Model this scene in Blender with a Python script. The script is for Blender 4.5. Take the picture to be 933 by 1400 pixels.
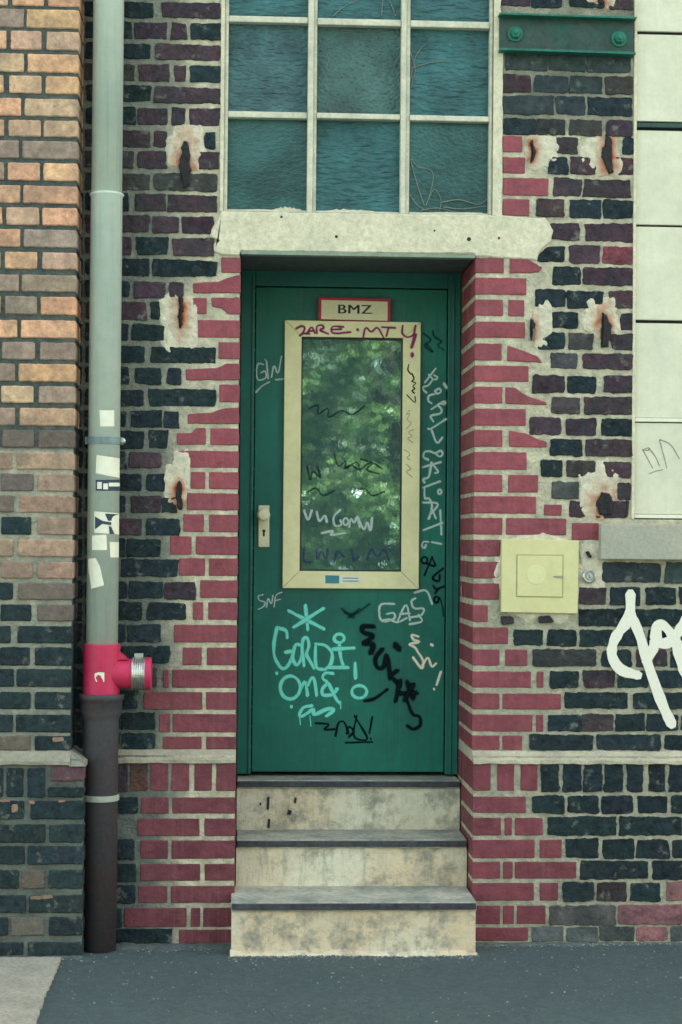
import bpy, bmesh, math, random
from mathutils import Vector, Matrix, noise

random.seed(7)
for o in list(bpy.data.objects):
    bpy.data.objects.remove(o)
S = bpy.context.scene
COL = S.collection

# ------------------------------------------------------------------ camera
F = 2500.0                     # focal length in photo pixels (933 x 1400)
DIST = 7.0                     # camera to wall plane
CAMH = 1.53
VPX, VPY, LEAN = -135.5, -39.0, 0.0085
Yc = Vector((VPX / F, VPY / F, -1)).normalized()
Zc = Vector((LEAN, 1, 0)); Zc.z = (Yc.x * Zc.x + Yc.y * Zc.y) / -Yc.z; Zc.normalize()
Xc = Yc.cross(Zc)
ROT = Matrix((Xc, Yc, Zc))
CAMP = Vector((0, -DIST, CAMH))
cd = bpy.data.cameras.new('camera'); cam = bpy.data.objects.new('camera', cd); COL.objects.link(cam)
cam.matrix_world = Matrix.Translation(CAMP) @ ROT.to_4x4()
cd.sensor_fit = 'VERTICAL'; cd.sensor_height = 36; cd.sensor_width = 24
cd.lens = F / 1400 * 36
cd.clip_start = 0.1; cd.clip_end = 600
cd.dof.use_dof = True; cd.dof.focus_distance = 6.75; cd.dof.aperture_fstop = 16
S.camera = cam
S.render.resolution_x = 682; S.render.resolution_y = 1024

# ------------------------------------------------------------------ light
SUN_EL, SUN_AZ = math.radians(52), math.radians(45)     # sun stands behind the building
w = bpy.data.worlds.new('World'); S.world = w; w.use_nodes = True
nt = w.node_tree; nt.nodes.clear()
sky = nt.nodes.new('ShaderNodeTexSky'); sky.sky_type = 'NISHITA'; sky.sun_disc = False
sky.sun_elevation = SUN_EL; sky.sun_rotation = SUN_AZ
sky.air_density = 1.0; sky.dust_density = 2.0; sky.ozone_density = 1.0
mixn = nt.nodes.new('ShaderNodeMix'); mixn.data_type = 'RGBA'; mixn.blend_type = 'MULTIPLY'
mixn.inputs['Factor'].default_value = 1.0
mixn.inputs['B'].default_value = (1.0, 0.83, 0.575, 1)
bg = nt.nodes.new('ShaderNodeBackground'); bg.inputs['Strength'].default_value = 0.15
wo = nt.nodes.new('ShaderNodeOutputWorld')
nt.links.new(sky.outputs[0], mixn.inputs['A']); nt.links.new(mixn.outputs['Result'], bg.inputs[0])
nt.links.new(bg.outputs[0], wo.inputs[0])
sl = bpy.data.lights.new('sun', 'SUN'); sl.energy = 5.0; sl.angle = math.radians(0.5); sl.color = (1, 0.93, 0.82)
so = bpy.data.objects.new('sun', sl); COL.objects.link(so)
sd = Vector((math.sin(SUN_AZ) * math.cos(SUN_EL), math.cos(SUN_AZ) * math.cos(SUN_EL), math.sin(SUN_EL)))
so.rotation_euler = sd.to_track_quat('Z', 'Y').to_euler(); so.location = sd * 30
S.view_settings.view_transform = 'Standard'; S.view_settings.look = 'None'
S.view_settings.gamma = 1; S.view_settings.use_curve_mapping = False
S.view_settings.exposure = 3.05
try: S.cycles.filter_width = 1.6
except Exception: pass

# ------------------------------------------------------------------ helpers
def Wp(px, py, y=0.0):
    """photo pixel -> point on the vertical plane at depth y"""
    d = ROT @ Vector(((px - 466.5) / F, -(py - 700) / F, -1))
    return CAMP + d * ((y - CAMP.y) / d.y)

def mesh_obj(name, bm, mats, parent=None, smooth=False, label=None, recalc=True):
    if recalc: bmesh.ops.recalc_face_normals(bm, faces=bm.faces)
    me = bpy.data.meshes.new(name); bm.to_mesh(me); bm.free()
    for m in (mats if isinstance(mats, (list, tuple)) else [mats]): me.materials.append(m)
    if smooth:
        for p in me.polygons: p.use_smooth = True
    o = bpy.data.objects.new(name, me); COL.objects.link(o)
    if parent: o.parent = parent; o.matrix_parent_inverse = parent.matrix_world.inverted()
    if label: o['label'] = label
    return o

def thing(name, label, cat, loc=(0, 0, 0), group=None):
    o = bpy.data.objects.new(name, None); COL.objects.link(o)
    o.location = loc; o.matrix_world = Matrix.Translation(Vector(loc))
    o['label'] = label; o['category'] = cat
    if group: o['group'] = group
    return o

def tag(o, label, cat, group=None, kind=None):
    o['label'] = label; o['category'] = cat
    if group: o['group'] = group
    if kind: o['kind'] = kind
    return o

def newbm():
    bm = bmesh.new(); bm.loops.layers.float_color.new('Col'); return bm

def setcol(bm, faces, col):
    L = bm.loops.layers.float_color.get('Col')
    if L is None: return
    for f in faces:
        for l in f.loops: l[L] = (*col, 1)

def box(bm, x0, x1, y0, y1, z0, z1, col=None, bev=0.0, mi=0):
    vs = [bm.verts.new((x, y, z)) for x in (x0, x1) for y in (y0, y1) for z in (z0, z1)]
    idx = [(0, 1, 3, 2), (4, 6, 7, 5), (0, 4, 5, 1), (2, 3, 7, 6), (0, 2, 6, 4), (1, 5, 7, 3)]
    fs = [bm.faces.new([vs[i] for i in q]) for q in idx]
    if bev > 0:
        es = list({e for f in fs for e in f.edges})
        r = bmesh.ops.bevel(bm, geom=es, offset=bev, segments=2, affect='EDGES', profile=0.6)
        fs = list({f for f in fs if f.is_valid} | set(r['faces']))
    for f in fs: f.material_index = mi
    if col: setcol(bm, fs, col)
    return fs

def hexa(bm, quad, y0, y1, col=None, mi=0, bev=0.0):
    """prism from a (x, z) quad (or polygon) between depths y0 (front) and y1 (back)"""
    a = [bm.verts.new((p[0], y0, p[1])) for p in quad]; b = [bm.verts.new((p[0], y1, p[1])) for p in quad]
    n = len(quad); fs = [bm.faces.new(a), bm.faces.new(b[::-1])]
    for i in range(n): fs.append(bm.faces.new((a[i], b[i], b[(i + 1) % n], a[(i + 1) % n])))
    if bev > 0:
        es = list({e for f in fs for e in f.edges})
        r = bmesh.ops.bevel(bm, geom=es, offset=bev, segments=2, affect='EDGES', profile=0.6)
        fs = list({f for f in fs if f.is_valid} | set(r['faces']))
    for f in fs: f.material_index = mi
    if col: setcol(bm, fs, col)
    return fs

def lathe(bm, prof, origin, axis='Z', seg=40, mi=0, col=None):
    """profile of (radius, height) rings about a vertical (or X / Y) axis"""
    rings = []
    for r, h in prof:
        ring = []
        for k in range(seg):
            a = 2 * math.pi * k / seg
            c, s = r * math.cos(a), r * math.sin(a)
            v = {'Z': (c, s, h), 'X': (h, c, s), 'Y': (c, h, s)}[axis]
            ring.append(bm.verts.new(Vector(origin) + Vector(v)))
        rings.append(ring)
    fs = []
    for a, b in zip(rings, rings[1:]):
        for k in range(seg): fs.append(bm.faces.new((a[k], a[(k + 1) % seg], b[(k + 1) % seg], b[k])))
    fs.append(bm.faces.new(rings[0][::-1])); fs.append(bm.faces.new(rings[-1]))
    for f in fs: f.material_index = mi
    if col: setcol(bm, fs, col)
    return fs

def outline(pts, step=0.0095, amp=0.001, seed=0.0, rad=0.006):
    """(x, z) polygon -> finely divided, corner-rounded, ragged polygon"""
    n = len(pts); out = []
    for i in range(n):
        p, q, r = Vector(pts[i - 1]), Vector(pts[i]), Vector(pts[(i + 1) % n])
        e0, e1 = (p - q), (r - q)
        k0 = min(rad, e0.length * .4); k1 = min(rad, e1.length * .4)
        a = q + e0.normalized() * k0; b = q + e1.normalized() * k1
        out += [a, q * .5 + (a + b) * .25, b]
    fine = []
    for i in range(len(out)):
        a, b = out[i], out[(i + 1) % len(out)]
        m = max(1, int((b - a).length / step))
        for k in range(m): fine.append(a.lerp(b, k / m))
    res = []
    for p in fine:
        s = Vector((p.x * 34, seed, p.y * 34)); s2 = Vector((p.x * 130, seed + 9, p.y * 130))
        res.append(Vector((p.x + amp * (noise.noise(s) * 1.2 + noise.noise(s2)),
                           p.y + amp * (noise.noise(s + Vector((31, 5, 7))) * 1.2 + noise.noise(s2 + Vector((3, 55, 7)))))))
    return res

def inset(poly, d):
    n = len(poly); area = sum(poly[i - 1].x * poly[i].y - poly[i].x * poly[i - 1].y for i in range(n))
    sg = 1 if area > 0 else -1; res = []
    for i in range(n):
        t = poly[(i + 1) % n] - poly[i - 1]
        nrm = Vector((-t.y, t.x)) * sg
        if nrm.length > 1e-9: nrm.normalize()
        res.append(poly[i] + nrm * d)
    return res

def brick(bm, pts, col, y0=0.0, proud=0.004, back=0.012, amp=0.001, rad=0.005, bev=0.003, mi=0):
    seed = random.random() * 50
    ol = outline(pts, amp=amp, seed=seed, rad=rad)
    il = inset(ol, bev)
    tilt = random.uniform(-.0012, .0012); tz = random.uniform(-.0012, .0012)
    cx = sum(p.x for p in ol) / len(ol); cz = sum(p.y for p in ol) / len(ol)
    def yy(p, base): return base + tilt * (p.x - cx) / .1 + tz * (p.y - cz) / .04
    A = [bm.verts.new((p.x, y0 + back, p.y)) for p in ol]
    B = [bm.verts.new((p.x, yy(p, y0 - proud + bev * .8), p.y)) for p in ol]
    C = [bm.verts.new((p.x, yy(p, y0 - proud), p.y)) for p in il]
    n = len(ol); fs = []
    for P, Q in ((A, B), (B, C)):
        for i in range(n): fs.append(bm.faces.new((P[i], P[(i + 1) % n], Q[(i + 1) % n], Q[i])))
    fs.append(bm.faces.new(C))
    for f in fs: f.material_index = mi
    setcol(bm, fs, col)

# ------------------------------------------------------------------ materials
def mat(name):
    m = bpy.data.materials.new(name); m.use_nodes = True
    t = m.node_tree; t.nodes.clear()
    out = t.nodes.new('ShaderNodeOutputMaterial'); b = t.nodes.new('ShaderNodeBsdfPrincipled')
    t.links.new(b.outputs[0], out.inputs[0])
    return m, t, b

def N(t, kind, **kw):
    n = t.nodes.new(kind)
    for k, v in kw.items():
        if k in n.inputs: n.inputs[k].default_value = v
        else: setattr(n, k, v)
    return n

def mixc(t, fac, a, b, mode='MIX'):
    m = t.nodes.new('ShaderNodeMix'); m.data_type = 'RGBA'; m.blend_type = mode
    for key, v in (('Factor', fac), ('A', a), ('B', b)):
        i = m.inputs[key] if key == 'Factor' else [x for x in m.inputs if x.name == key and x.type == 'RGBA'][0]
        if isinstance(v, (int, float)): i.default_value = v
        elif isinstance(v, tuple): i.default_value = (*v[:3], 1)
        else: t.links.new(v, i)
    return [x for x in m.outputs if x.type == 'RGBA'][0]

def pos(t):
    return t.nodes.new('ShaderNodeNewGeometry').outputs['Position']

def nz(t, scale, detail=6, rough=0.6, vec=None, lo=0.35, hi=0.65, stretch=None):
    n = N(t, 'ShaderNodeTexNoise', Scale=scale, Detail=detail, Roughness=rough)
    v = vec or pos(t)
    if stretch:
        mp = t.nodes.new('ShaderNodeMapping'); mp.inputs['Scale'].default_value = stretch
        t.links.new(v, mp.inputs['Vector']); v = mp.outputs[0]
    t.links.new(v, n.inputs['Vector'])
    r = t.nodes.new('ShaderNodeMapRange'); r.inputs['From Min'].default_value = lo; r.inputs['From Max'].default_value = hi
    t.links.new(n.outputs[0], r.inputs['Value'])
    return r.outputs[0]

def bump(t, b, h, dist=0.002, strength=1.0, prev=None):
    n = t.nodes.new('ShaderNodeBump'); n.inputs['Distance'].default_value = dist; n.inputs['Strength'].default_value = strength
    t.links.new(h, n.inputs['Height'])
    if prev is not None: t.links.new(prev, n.inputs['Normal'])
    if b: t.links.new(n.outputs[0], b.inputs['Normal'])
    return n.outputs[0]

def scaled(t, v, k):
    m = t.nodes.new('ShaderNodeMath'); m.operation = 'MULTIPLY'; m.inputs[1].default_value = k
    t.links.new(v, m.inputs[0]); return m.outputs[0]

def attr(t, name='Col'):
    a = t.nodes.new('ShaderNodeAttribute'); a.attribute_name = name; return a

def surf(name, base=None, vary=0.35, dark=(0.02, 0.03, 0.03), spots=0.0, spotcol=(.4, .4, .34), rough=0.8, bscale=120,
         bdist=0.0015, big=5, dirt=0.35, metal=0.0, spec=0.3, streak=0.0, streakcol=(.5, .4, .38), mott=0.0, mottcol=(.06,.075,.075), smear=0.0, smearcol=(.36,.34,.26), mscale=34):
    """weathered surface; base None takes the colour attribute of the mesh"""
    m, t, b = mat(name)
    c = attr(t).outputs['Color'] if base is None else base
    v = nz(t, big, 8, .65)
    if base is None: c2 = mixc(t, scaled(t, v, dirt), c, dark)
    else: c2 = mixc(t, scaled(t, v, dirt), base, dark)
    fine = nz(t, bscale * .5, 5, .7, lo=.3, hi=.7)
    mul = t.nodes.new('ShaderNodeMapRange'); mul.inputs['To Min'].default_value = 1 - vary; mul.inputs['To Max'].default_value = 1 + vary
    t.links.new(fine, mul.inputs['Value'])
    vm = t.nodes.new('ShaderNodeVectorMath'); vm.operation = 'SCALE'
    t.links.new(c2, vm.inputs[0]); t.links.new(mul.outputs[0], vm.inputs['Scale'])
    c3 = vm.outputs[0]
    if spots > 0:
        sp = nz(t, 42, 7, .75, lo=.63, hi=.74)
        c3 = mixc(t, scaled(t, sp, spots), c3, spotcol)
    if mott > 0:
        c3 = mixc(t, scaled(t, nz(t, mscale, 8, .72, lo=.42, hi=.72), mott), c3, mottcol)
    if smear > 0:
        c3 = mixc(t, scaled(t, nz(t, 19, 9, .68, lo=.585, hi=.66), smear), c3, smearcol)
    if streak > 0:
        st = nz(t, 1, 5, .6, lo=.52, hi=.75, stretch=(55, 55, 2.2))
        c3 = mixc(t, scaled(t, st, streak), c3, streakcol)
    t.links.new(c3, b.inputs['Base Color'])
    b.inputs['Roughness'].default_value = rough; b.inputs['Metallic'].default_value = metal
    b.inputs['Specular IOR Level'].default_value = spec
    n1 = bump(t, None, nz(t, bscale, 6, .7, lo=.2, hi=.8), bdist, .7)
    bump(t, b, nz(t, bscale * .22, 5, .6, lo=.2, hi=.8), bdist * 2.2, .6, n1)
    return m

M_DARK = surf('dark_brick', None, vary=.6, dark=(.010, .024, .028), spots=.45, spotcol=(.16, .19, .17), rough=.8, bscale=72, bdist=.0075, big=9, dirt=.65, mott=.42, mottcol=(.050,.060,.060), smear=.5, smearcol=(.20,.205,.165), spec=.14)
M_RED = surf('red_painted_brick', None, vary=.22, dark=(.085, .024, .034), rough=.6, bscale=75, bdist=.0028, big=7, dirt=.5, streak=.2, streakcol=(.34, .13, .14), mott=.3, mottcol=(.30,.085,.095), mscale=16, spots=.25, spotcol=(.42,.33,.27))
M_ORANGE = surf('orange_brick', None, vary=.3, dark=(.10, .085, .075), rough=.85, bscale=85, bdist=.0032, big=11, dirt=.5, spots=.35, spotcol=(.09, .07, .065), mott=.3, mottcol=(.16,.12,.09), mscale=22, smear=.2, smearcol=(.45,.34,.24))
M_MORTAR = surf('mortar', None, vary=.22, dark=(.13, .135, .11), rough=.95, bscale=85, bdist=.009, big=17, dirt=.55, spots=.22, spotcol=(.12, .13, .11))
M_PATCH = surf('patch_plaster', None, vary=.18, dark=(.30, .27, .20), rough=.95, bscale=110, bdist=.004, big=16, dirt=.3)
M_CONC = surf('concrete', (.60, .54, .39), vary=.2, dark=(.30, .30, .23), rough=.9, bscale=110, bdist=.0022, big=7, dirt=.42, spots=.28, spotcol=(.12, .13, .11), streak=.12, streakcol=(.25, .26, .2))
def step_mat():
    m, t, b = mat('step_concrete')
    c = mixc(t, nz(t, 3.2, 5, .55, lo=.4, hi=.62), (.62, .575, .435), (.60, .47, .315))
    c = mixc(t, scaled(t, nz(t, 26, 8, .75, lo=.40, hi=.66), .45), c, (.36, .35, .27))
    c = mixc(t, scaled(t, nz(t, 6.5, 9, .74, lo=.50, hi=.66), .80), c, (.135, .165, .145))
    c = mixc(t, scaled(t, nz(t, 1, 6, .65, lo=.55, hi=.72, stretch=(40, 40, 5)), .45), c, (.12, .145, .125))
    c = mixc(t, scaled(t, nz(t, 60, 6, .8, lo=.60, hi=.70), .7), c, (.085, .10, .09))
    t.links.new(c, b.inputs['Base Color']); b.inputs['Roughness'].default_value = .9; b.inputs['Specular IOR Level'].default_value = .2
    n1 = bump(t, None, nz(t, 120, 6, .7, lo=.2, hi=.8), .003, .7)
    bump(t, b, nz(t, 24, 6, .7, lo=.2, hi=.8), .006, .6, n1)
    return m
M_STEP = step_mat()
M_TREAD = surf('worn_tread', (.42, .40, .31), vary=.3, dark=(.10, .14, .14), rough=.75, bscale=90, bdist=.0015, big=7, dirt=.7)
M_NOSE = surf('step_nosing', (.026, .026, .036), vary=.5, dark=(.075, .08, .072), rough=.6, bscale=100, bdist=.002, big=14, dirt=.45, spots=.4, spotcol=(.22, .22, .18))
M_SILL = surf('sill_stone', (.36, .34, .265), vary=.16, dark=(.22, .23, .2), rough=.9, bscale=160, bdist=.0012, big=6, dirt=.4, spots=.1)
M_GREEN = surf('green_door_paint', (.0015, .128, .088), vary=.08, dark=(.002, .058, .048), rough=.42, bscale=40, bdist=.0006, big=3, dirt=.7, spec=.35, spots=.25, spotcol=(.05, .14, .11), mott=.3, mottcol=(.012,.105,.082), mscale=4.5, streak=.4, streakcol=(.003,.045,.040))
M_GFRAME = surf('green_frame_paint', (.003, .10, .074), vary=.08, dark=(.004, .045, .04), rough=.45, bscale=60, bdist=.0006, big=5, dirt=.5, spec=.35, spots=.14, spotcol=(.06, .16, .12))
M_CREAM = surf('cream_metal', (.70, .645, .355), vary=.06, dark=(.36, .34, .2), rough=.5, bscale=60, bdist=.0003, big=6, dirt=.3)
M_HARD = surf('cream_plastic', (.68, .63, .42), vary=.05, dark=(.3, .28, .18), rough=.45, bscale=60, bdist=.0003, big=9, dirt=.3)
M_WFRAME = surf('window_bar_paint', (.55, .52, .40), vary=.16, dark=(.24, .25, .2), rough=.7, bscale=140, bdist=.001, big=14, dirt=.5, spots=.25, spotcol=(.18, .16, .13))
M_PANEL = surf('painted_panel', (.60, .57, .43), vary=.06, dark=(.40, .40, .31), rough=.75, bscale=60, bdist=.0008, big=3, dirt=.5, spots=.12, spotcol=(.30, .31, .25), streak=.22, streakcol=(.42, .42, .33))
M_BEAM = surf('green_steel', (.014, .06, .046), vary=.35, dark=(.040, .050, .047), rough=.55, bscale=80, bdist=.0015, big=12, dirt=.75, spots=.4, spotcol=(.05, .22, .14))  # darker, greyer green; shade on the beam web is put into the colour
M_FLANGE = surf('green_flange', (.012, .15, .10), vary=.3, dark=(.02, .06, .045), rough=.5, bscale=90, bdist=.001, big=20, dirt=.6, spots=.4, spotcol=(.16, .40, .30))  # same green brightened; light on the flange edges is put into the colour
M_PIPE = surf('grey_pipe_paint', (.46, .515, .44), vary=.05, dark=(.33, .40, .36), rough=.5, bscale=50, bdist=.0004, big=2.4, dirt=.5, streak=.6, streakcol=(.24, .32, .31), spec=.4, spots=.25, spotcol=(.2, .26, .25))
M_REDP = surf('red_fitting', (.46, .022, .075), vary=.08, dark=(.26, .015, .05), rough=.5, bscale=70, bdist=.0006, big=10, dirt=.5, spots=.1, spotcol=(.2, .03, .05))
M_IRON = surf('cast_iron', (.040, .043, .049), vary=.2, dark=(.06, .036, .036), rough=.6, bscale=120, bdist=.0012, big=5, dirt=.8, spots=.12, spotcol=(.13, .10, .09), streak=.3, streakcol=(.07, .045, .045))
M_ZINC = surf('zinc_band', (.42, .43, .40), vary=.2, dark=(.2, .21, .2), rough=.32, bscale=90, bdist=.0006, big=18, dirt=.5, metal=.85)
M_CLIP = surf('grey_clip', (.16, .22, .22), vary=.2, dark=(.08, .1, .1), rough=.5, bscale=90, bdist=.0006, big=18, dirt=.4)
M_WHITE = surf('white_paper', (.68, .66, .52), vary=.05, dark=(.5, .48, .38), rough=.8, bscale=60, bdist=.0003, big=20, dirt=.4)
M_INK = surf('dark_ink', (.02, .035, .06), vary=.1, dark=(.03, .05, .08), rough=.6, bscale=60, bdist=.0001, big=20, dirt=.2)
M_TEALINK = surf('teal_ink', (.05, .22, .25), vary=.1, dark=(.03, .1, .14), rough=.6, bscale=60, bdist=.0001, big=40, dirt=.5)
M_SIGNR = surf('sign_red', (.34, .012, .05), vary=.06, dark=(.2, .01, .03), rough=.5, bscale=60, bdist=.0001, big=20, dirt=.3)
M_SIGNC = surf('sign_cream', (.60, .54, .34), vary=.05, dark=(.4, .35, .2), rough=.5, bscale=60, bdist=.0001, big=20, dirt=.3)
M_BLACK = surf('black', (.012, .015, .017), vary=.1, dark=(.02, .02, .02), rough=.6, bscale=60, bdist=.0001, big=20, dirt=.2)
M_YEL = surf('yellow_cover', (.55, .505, .265), vary=.05, dark=(.42, .40, .17), rough=.6, bscale=60, bdist=.0004, big=5, dirt=.4, spots=.06, spotcol=(.6, .58, .35))
M_YELD = surf('yellow_gap', (.24, .23, .10), vary=.05, dark=(.2, .2, .1), rough=.7, bscale=60, bdist=.0004, big=5, dirt=.4)
M_YELW = surf('worn_disc', (.58, .55, .30), vary=.08, dark=(.5, .48, .24), rough=.7, bscale=60, bdist=.0004, big=30, dirt=.4)
M_RUST = surf('rusted_iron', (.010, .015, .019), vary=.6, dark=(.07, .03, .018), rough=.8, bscale=140, bdist=.004, big=40, dirt=.3, spots=.3, spotcol=(.08, .10, .11))
M_STALK = surf('dry_stem', (.16, .185, .16), vary=.2, dark=(.1, .1, .09), rough=.8, bscale=90, bdist=.0006, big=20, dirt=.4)
M_BARK = surf('bark', (.10, .075, .055), vary=.4, dark=(.03, .03, .025), rough=.9, bscale=40, bdist=.01, big=4, dirt=.5)
M_ROOF = surf('roofing', (.06, .06, .06), vary=.2, rough=.9)

def brick_far(name, c1, c2, mort):
    m, t, b = mat(name)
    mp = t.nodes.new('ShaderNodeMapping'); mp.inputs['Rotation'].default_value = (math.radians(90), 0, 0)
    t.links.new(pos(t), mp.inputs['Vector'])
    br = N(t, 'ShaderNodeTexBrick', Scale=1.0)
    br.inputs['Color1'].default_value = (*c1, 1); br.inputs['Color2'].default_value = (*c2, 1); br.inputs['Mortar'].default_value = (*mort, 1)
    br.inputs['Mortar Size'].default_value = .006; br.inputs['Brick Width'].default_value = .25; br.inputs['Row Height'].default_value = .0833
    br.offset = .5
    t.links.new(mp.outputs[0], br.inputs['Vector'])
    c = mixc(t, scaled(t, nz(t, 7, 7), .4), br.outputs['Color'], (.04, .05, .05))
    t.links.new(c, b.inputs['Base Color']); b.inputs['Roughness'].default_value = .9
    bump(t, b, nz(t, 60, 6), .003)
    return m
M_FARD = brick_far('dark_brick_bond', (.02, .03, .04), (.06, .04, .05), (.34, .32, .24))
M_FARO = brick_far('orange_brick_bond', (.42, .25, .15), (.30, .2, .14), (.04, .06, .06))

def asphalt():
    m, t, b = mat('asphalt')
    v = N(t, 'ShaderNodeTexVoronoi', Scale=260.0); t.links.new(pos(t), v.inputs['Vector'])
    c = mixc(t, nz(t, 3, 8, .6), (.026, .049, .053), (.046, .072, .073))
    sp = t.nodes.new('ShaderNodeMapRange'); sp.inputs['From Min'].default_value = .86; sp.inputs['From Max'].default_value = .97
    t.links.new(v.outputs['Color'], sp.inputs['Value'])
    c = mixc(t, scaled(t, sp.outputs[0], .8), c, (.26, .29, .26))
    cr = N(t, 'ShaderNodeTexVoronoi', Scale=48.0); t.links.new(pos(t), cr.inputs['Vector'])
    c = mixc(t, .55, c, mixc(t, cr.outputs['Color'], (.035, .06, .065), (.078, .108, .104)))
    c = mixc(t, scaled(t, nz(t, 1.6, 6, .6, lo=.45, hi=.75), .4), c, (.032, .055, .06))
    c = mixc(t, scaled(t, nz(t, 60, 6, .75, lo=.66, hi=.76), .7), c, (.30, .31, .26))
    t.links.new(c, b.inputs['Base Color']); b.inputs['Roughness'].default_value = .9
    h = N(t, 'ShaderNodeTexVoronoi', Scale=170.0); t.links.new(pos(t), h.inputs['Vector'])
    n1 = bump(t, None, h.outputs['Distance'], .004, .8)
    bump(t, b, nz(t, 30, 6), .004, .6, n1)
    return m
M_ASPH = asphalt()
M_SLAB = surf('pale_concrete', (.36, .34, .27), vary=.3, dark=(.2, .2, .17), rough=.95, bscale=140, bdist=.004, big=7, dirt=.5, spots=.4, spotcol=(.5, .47, .37))

def glass_door():
    m, t, b = mat('mirrored_glass')
    b.inputs['Base Color'].default_value = (.008, .055, .066, 1); b.inputs['Roughness'].default_value = .35
    g = N(t, 'ShaderNodeBsdfGlossy', Roughness=.012); g.inputs['Color'].default_value = (.60, .98, 1, 1)
    mx = t.nodes.new('ShaderNodeMixShader'); mx.inputs[0].default_value = .35
    t.links.new(b.outputs[0], mx.inputs[1]); t.links.new(g.outputs[0], mx.inputs[2])
    t.links.new(mx.outputs[0], [n for n in t.nodes if n.type == 'OUTPUT_MATERIAL'][0].inputs[0])
    n = bump(t, None, nz(t, 48, 3, .5, lo=.2, hi=.8, stretch=(1.6, 1, 1)), .0006, .03)
    t.links.new(n, g.inputs['Normal'])
    return m
M_GLASS = glass_door()

def glass_cast(name, scale, stretch, dist, tint):
    m, t, b = mat(name)
    lower = nz(t, 5.5, 7, .66, lo=.35, hi=.72)
    c = mixc(t, lower, tint, tuple(x * 2.4 for x in tint))
    c = mixc(t, scaled(t, nz(t, 48, 6, .8, lo=.68, hi=.78), .35), c, (.16, .24, .23))
    t.links.new(c, b.inputs['Base Color']); b.inputs['Roughness'].default_value = .16
    b.inputs['Specular IOR Level'].default_value = .36
    n1 = bump(t, None, nz(t, scale, 3, .5, lo=.2, hi=.8, stretch=stretch), dist, 1.0)
    t.links.new(n1, b.inputs['Normal'])
    return m
TINT = (.028, .066, .070)
M_CAST = [glass_cast('rippled_glass', 26, (1, 1, 3.0), .012, TINT),
          glass_cast('pebbled_glass', 75, (1, 1, 1.2), .008, (.026, .062, .056)),
          glass_cast('wavy_glass', 18, (1, 1, 3.4), .010, (.016, .060, .062)),
          glass_cast('seedy_glass', 55, (1, 1, 1.6), .002, (.016, .050, .048))]

def paint(name, col, solid=1.0, rough=.55, lo=.0, hi=.35, grain=.25, opaque=False):
    m, t, b = mat(name)
    c = mixc(t, scaled(t, nz(t, 90, 4), .3), col, tuple(x * .75 for x in col))
    t.links.new(c, b.inputs['Base Color']); b.inputs['Roughness'].default_value = rough; b.inputs['Specular IOR Level'].default_value = .12
    if opaque: return m
    a = attr(t, 'Col')
    r = t.nodes.new('ShaderNodeMapRange'); r.inputs['From Min'].default_value = lo; r.inputs['From Max'].default_value = hi
    r.inputs['To Max'].default_value = solid
    t.links.new(a.outputs['Fac'], r.inputs['Value'])
    g = nz(t, 130, 4, .7, lo=.25, hi=.5)
    mul = t.nodes.new('ShaderNodeMapRange'); mul.inputs['To Min'].default_value = 1 - grain; mul.inputs['To Max'].default_value = 1
    t.links.new(g, mul.inputs['Value'])
    mm = t.nodes.new('ShaderNodeMath'); mm.operation = 'MULTIPLY'
    t.links.new(r.outputs[0], mm.inputs[0]); t.links.new(mul.outputs[0], mm.inputs[1])
    t.links.new(mm.outputs[0], b.inputs['Alpha'])
    return m
P_TURQ = paint('turquoise_spray', (.16, .62, .50), hi=.5)
P_SILV = paint('silver_spray', (.42, .55, .48), .92, hi=.55, grain=.4)
P_SOFT = paint('pale_marker', (.48, .58, .52), .8, hi=.5, grain=.5)
P_BLACK = paint('black_spray', (.003, .008, .011), 1.0, rough=.95, hi=.55, grain=.12)
P_MARK = paint('black_marker', (.003, .008, .010), 1.0, rough=.95, hi=.35, grain=.12)
P_FAINT = paint('faint_black', (.003, .024, .024), .7, rough=.95, hi=.9, grain=.5)
P_CREAM = paint('cream_spray', (.68, .62, .48), hi=.4)
P_MAG = paint('magenta_marker', (.24, .018, .11), .9, hi=.45)
P_GREY = paint('faded_marker', (.12, .11, .09), .6, hi=.6, grain=.6)
P_WHITE = paint('white_wall_paint', (.70, .67, .56), opaque=True)
P_BLUE = paint('blue_marker', (.03, .03, .16), .6, hi=.6, grain=.6)

# ------------------------------------------------------------------ strokes of paint
def angular(P):
    if len(P) < 3: return [P[0].lerp(P[-1], k / 6) for k in range(7)]
    for cut in (.22, .25):
        Q = [P[0]]
        for a, b in zip(P, P[1:]): Q += [a.lerp(b, cut), a.lerp(b, 1 - cut)]
        P = Q + [P[-1]]
    return P

def catmull(P, per=7):
    if len(P) < 3: return [P[0].lerp(P[-1], k / 6) for k in range(7)]
    Q = [P[0] * 2 - P[1]] + P + [P[-1] * 2 - P[-2]]; out = []
    for i in range(1, len(Q) - 2):
        a, b, c, d = Q[i - 1], Q[i], Q[i + 1], Q[i + 2]
        for k in range(per):
            u = k / per
            out.append(.5 * ((2 * b) + (c - a) * u + (2 * a - 5 * b + 4 * c - d) * u * u + (3 * b - 3 * c + d - a) * u ** 3))
    out.append(Q[-2]); return out

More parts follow.
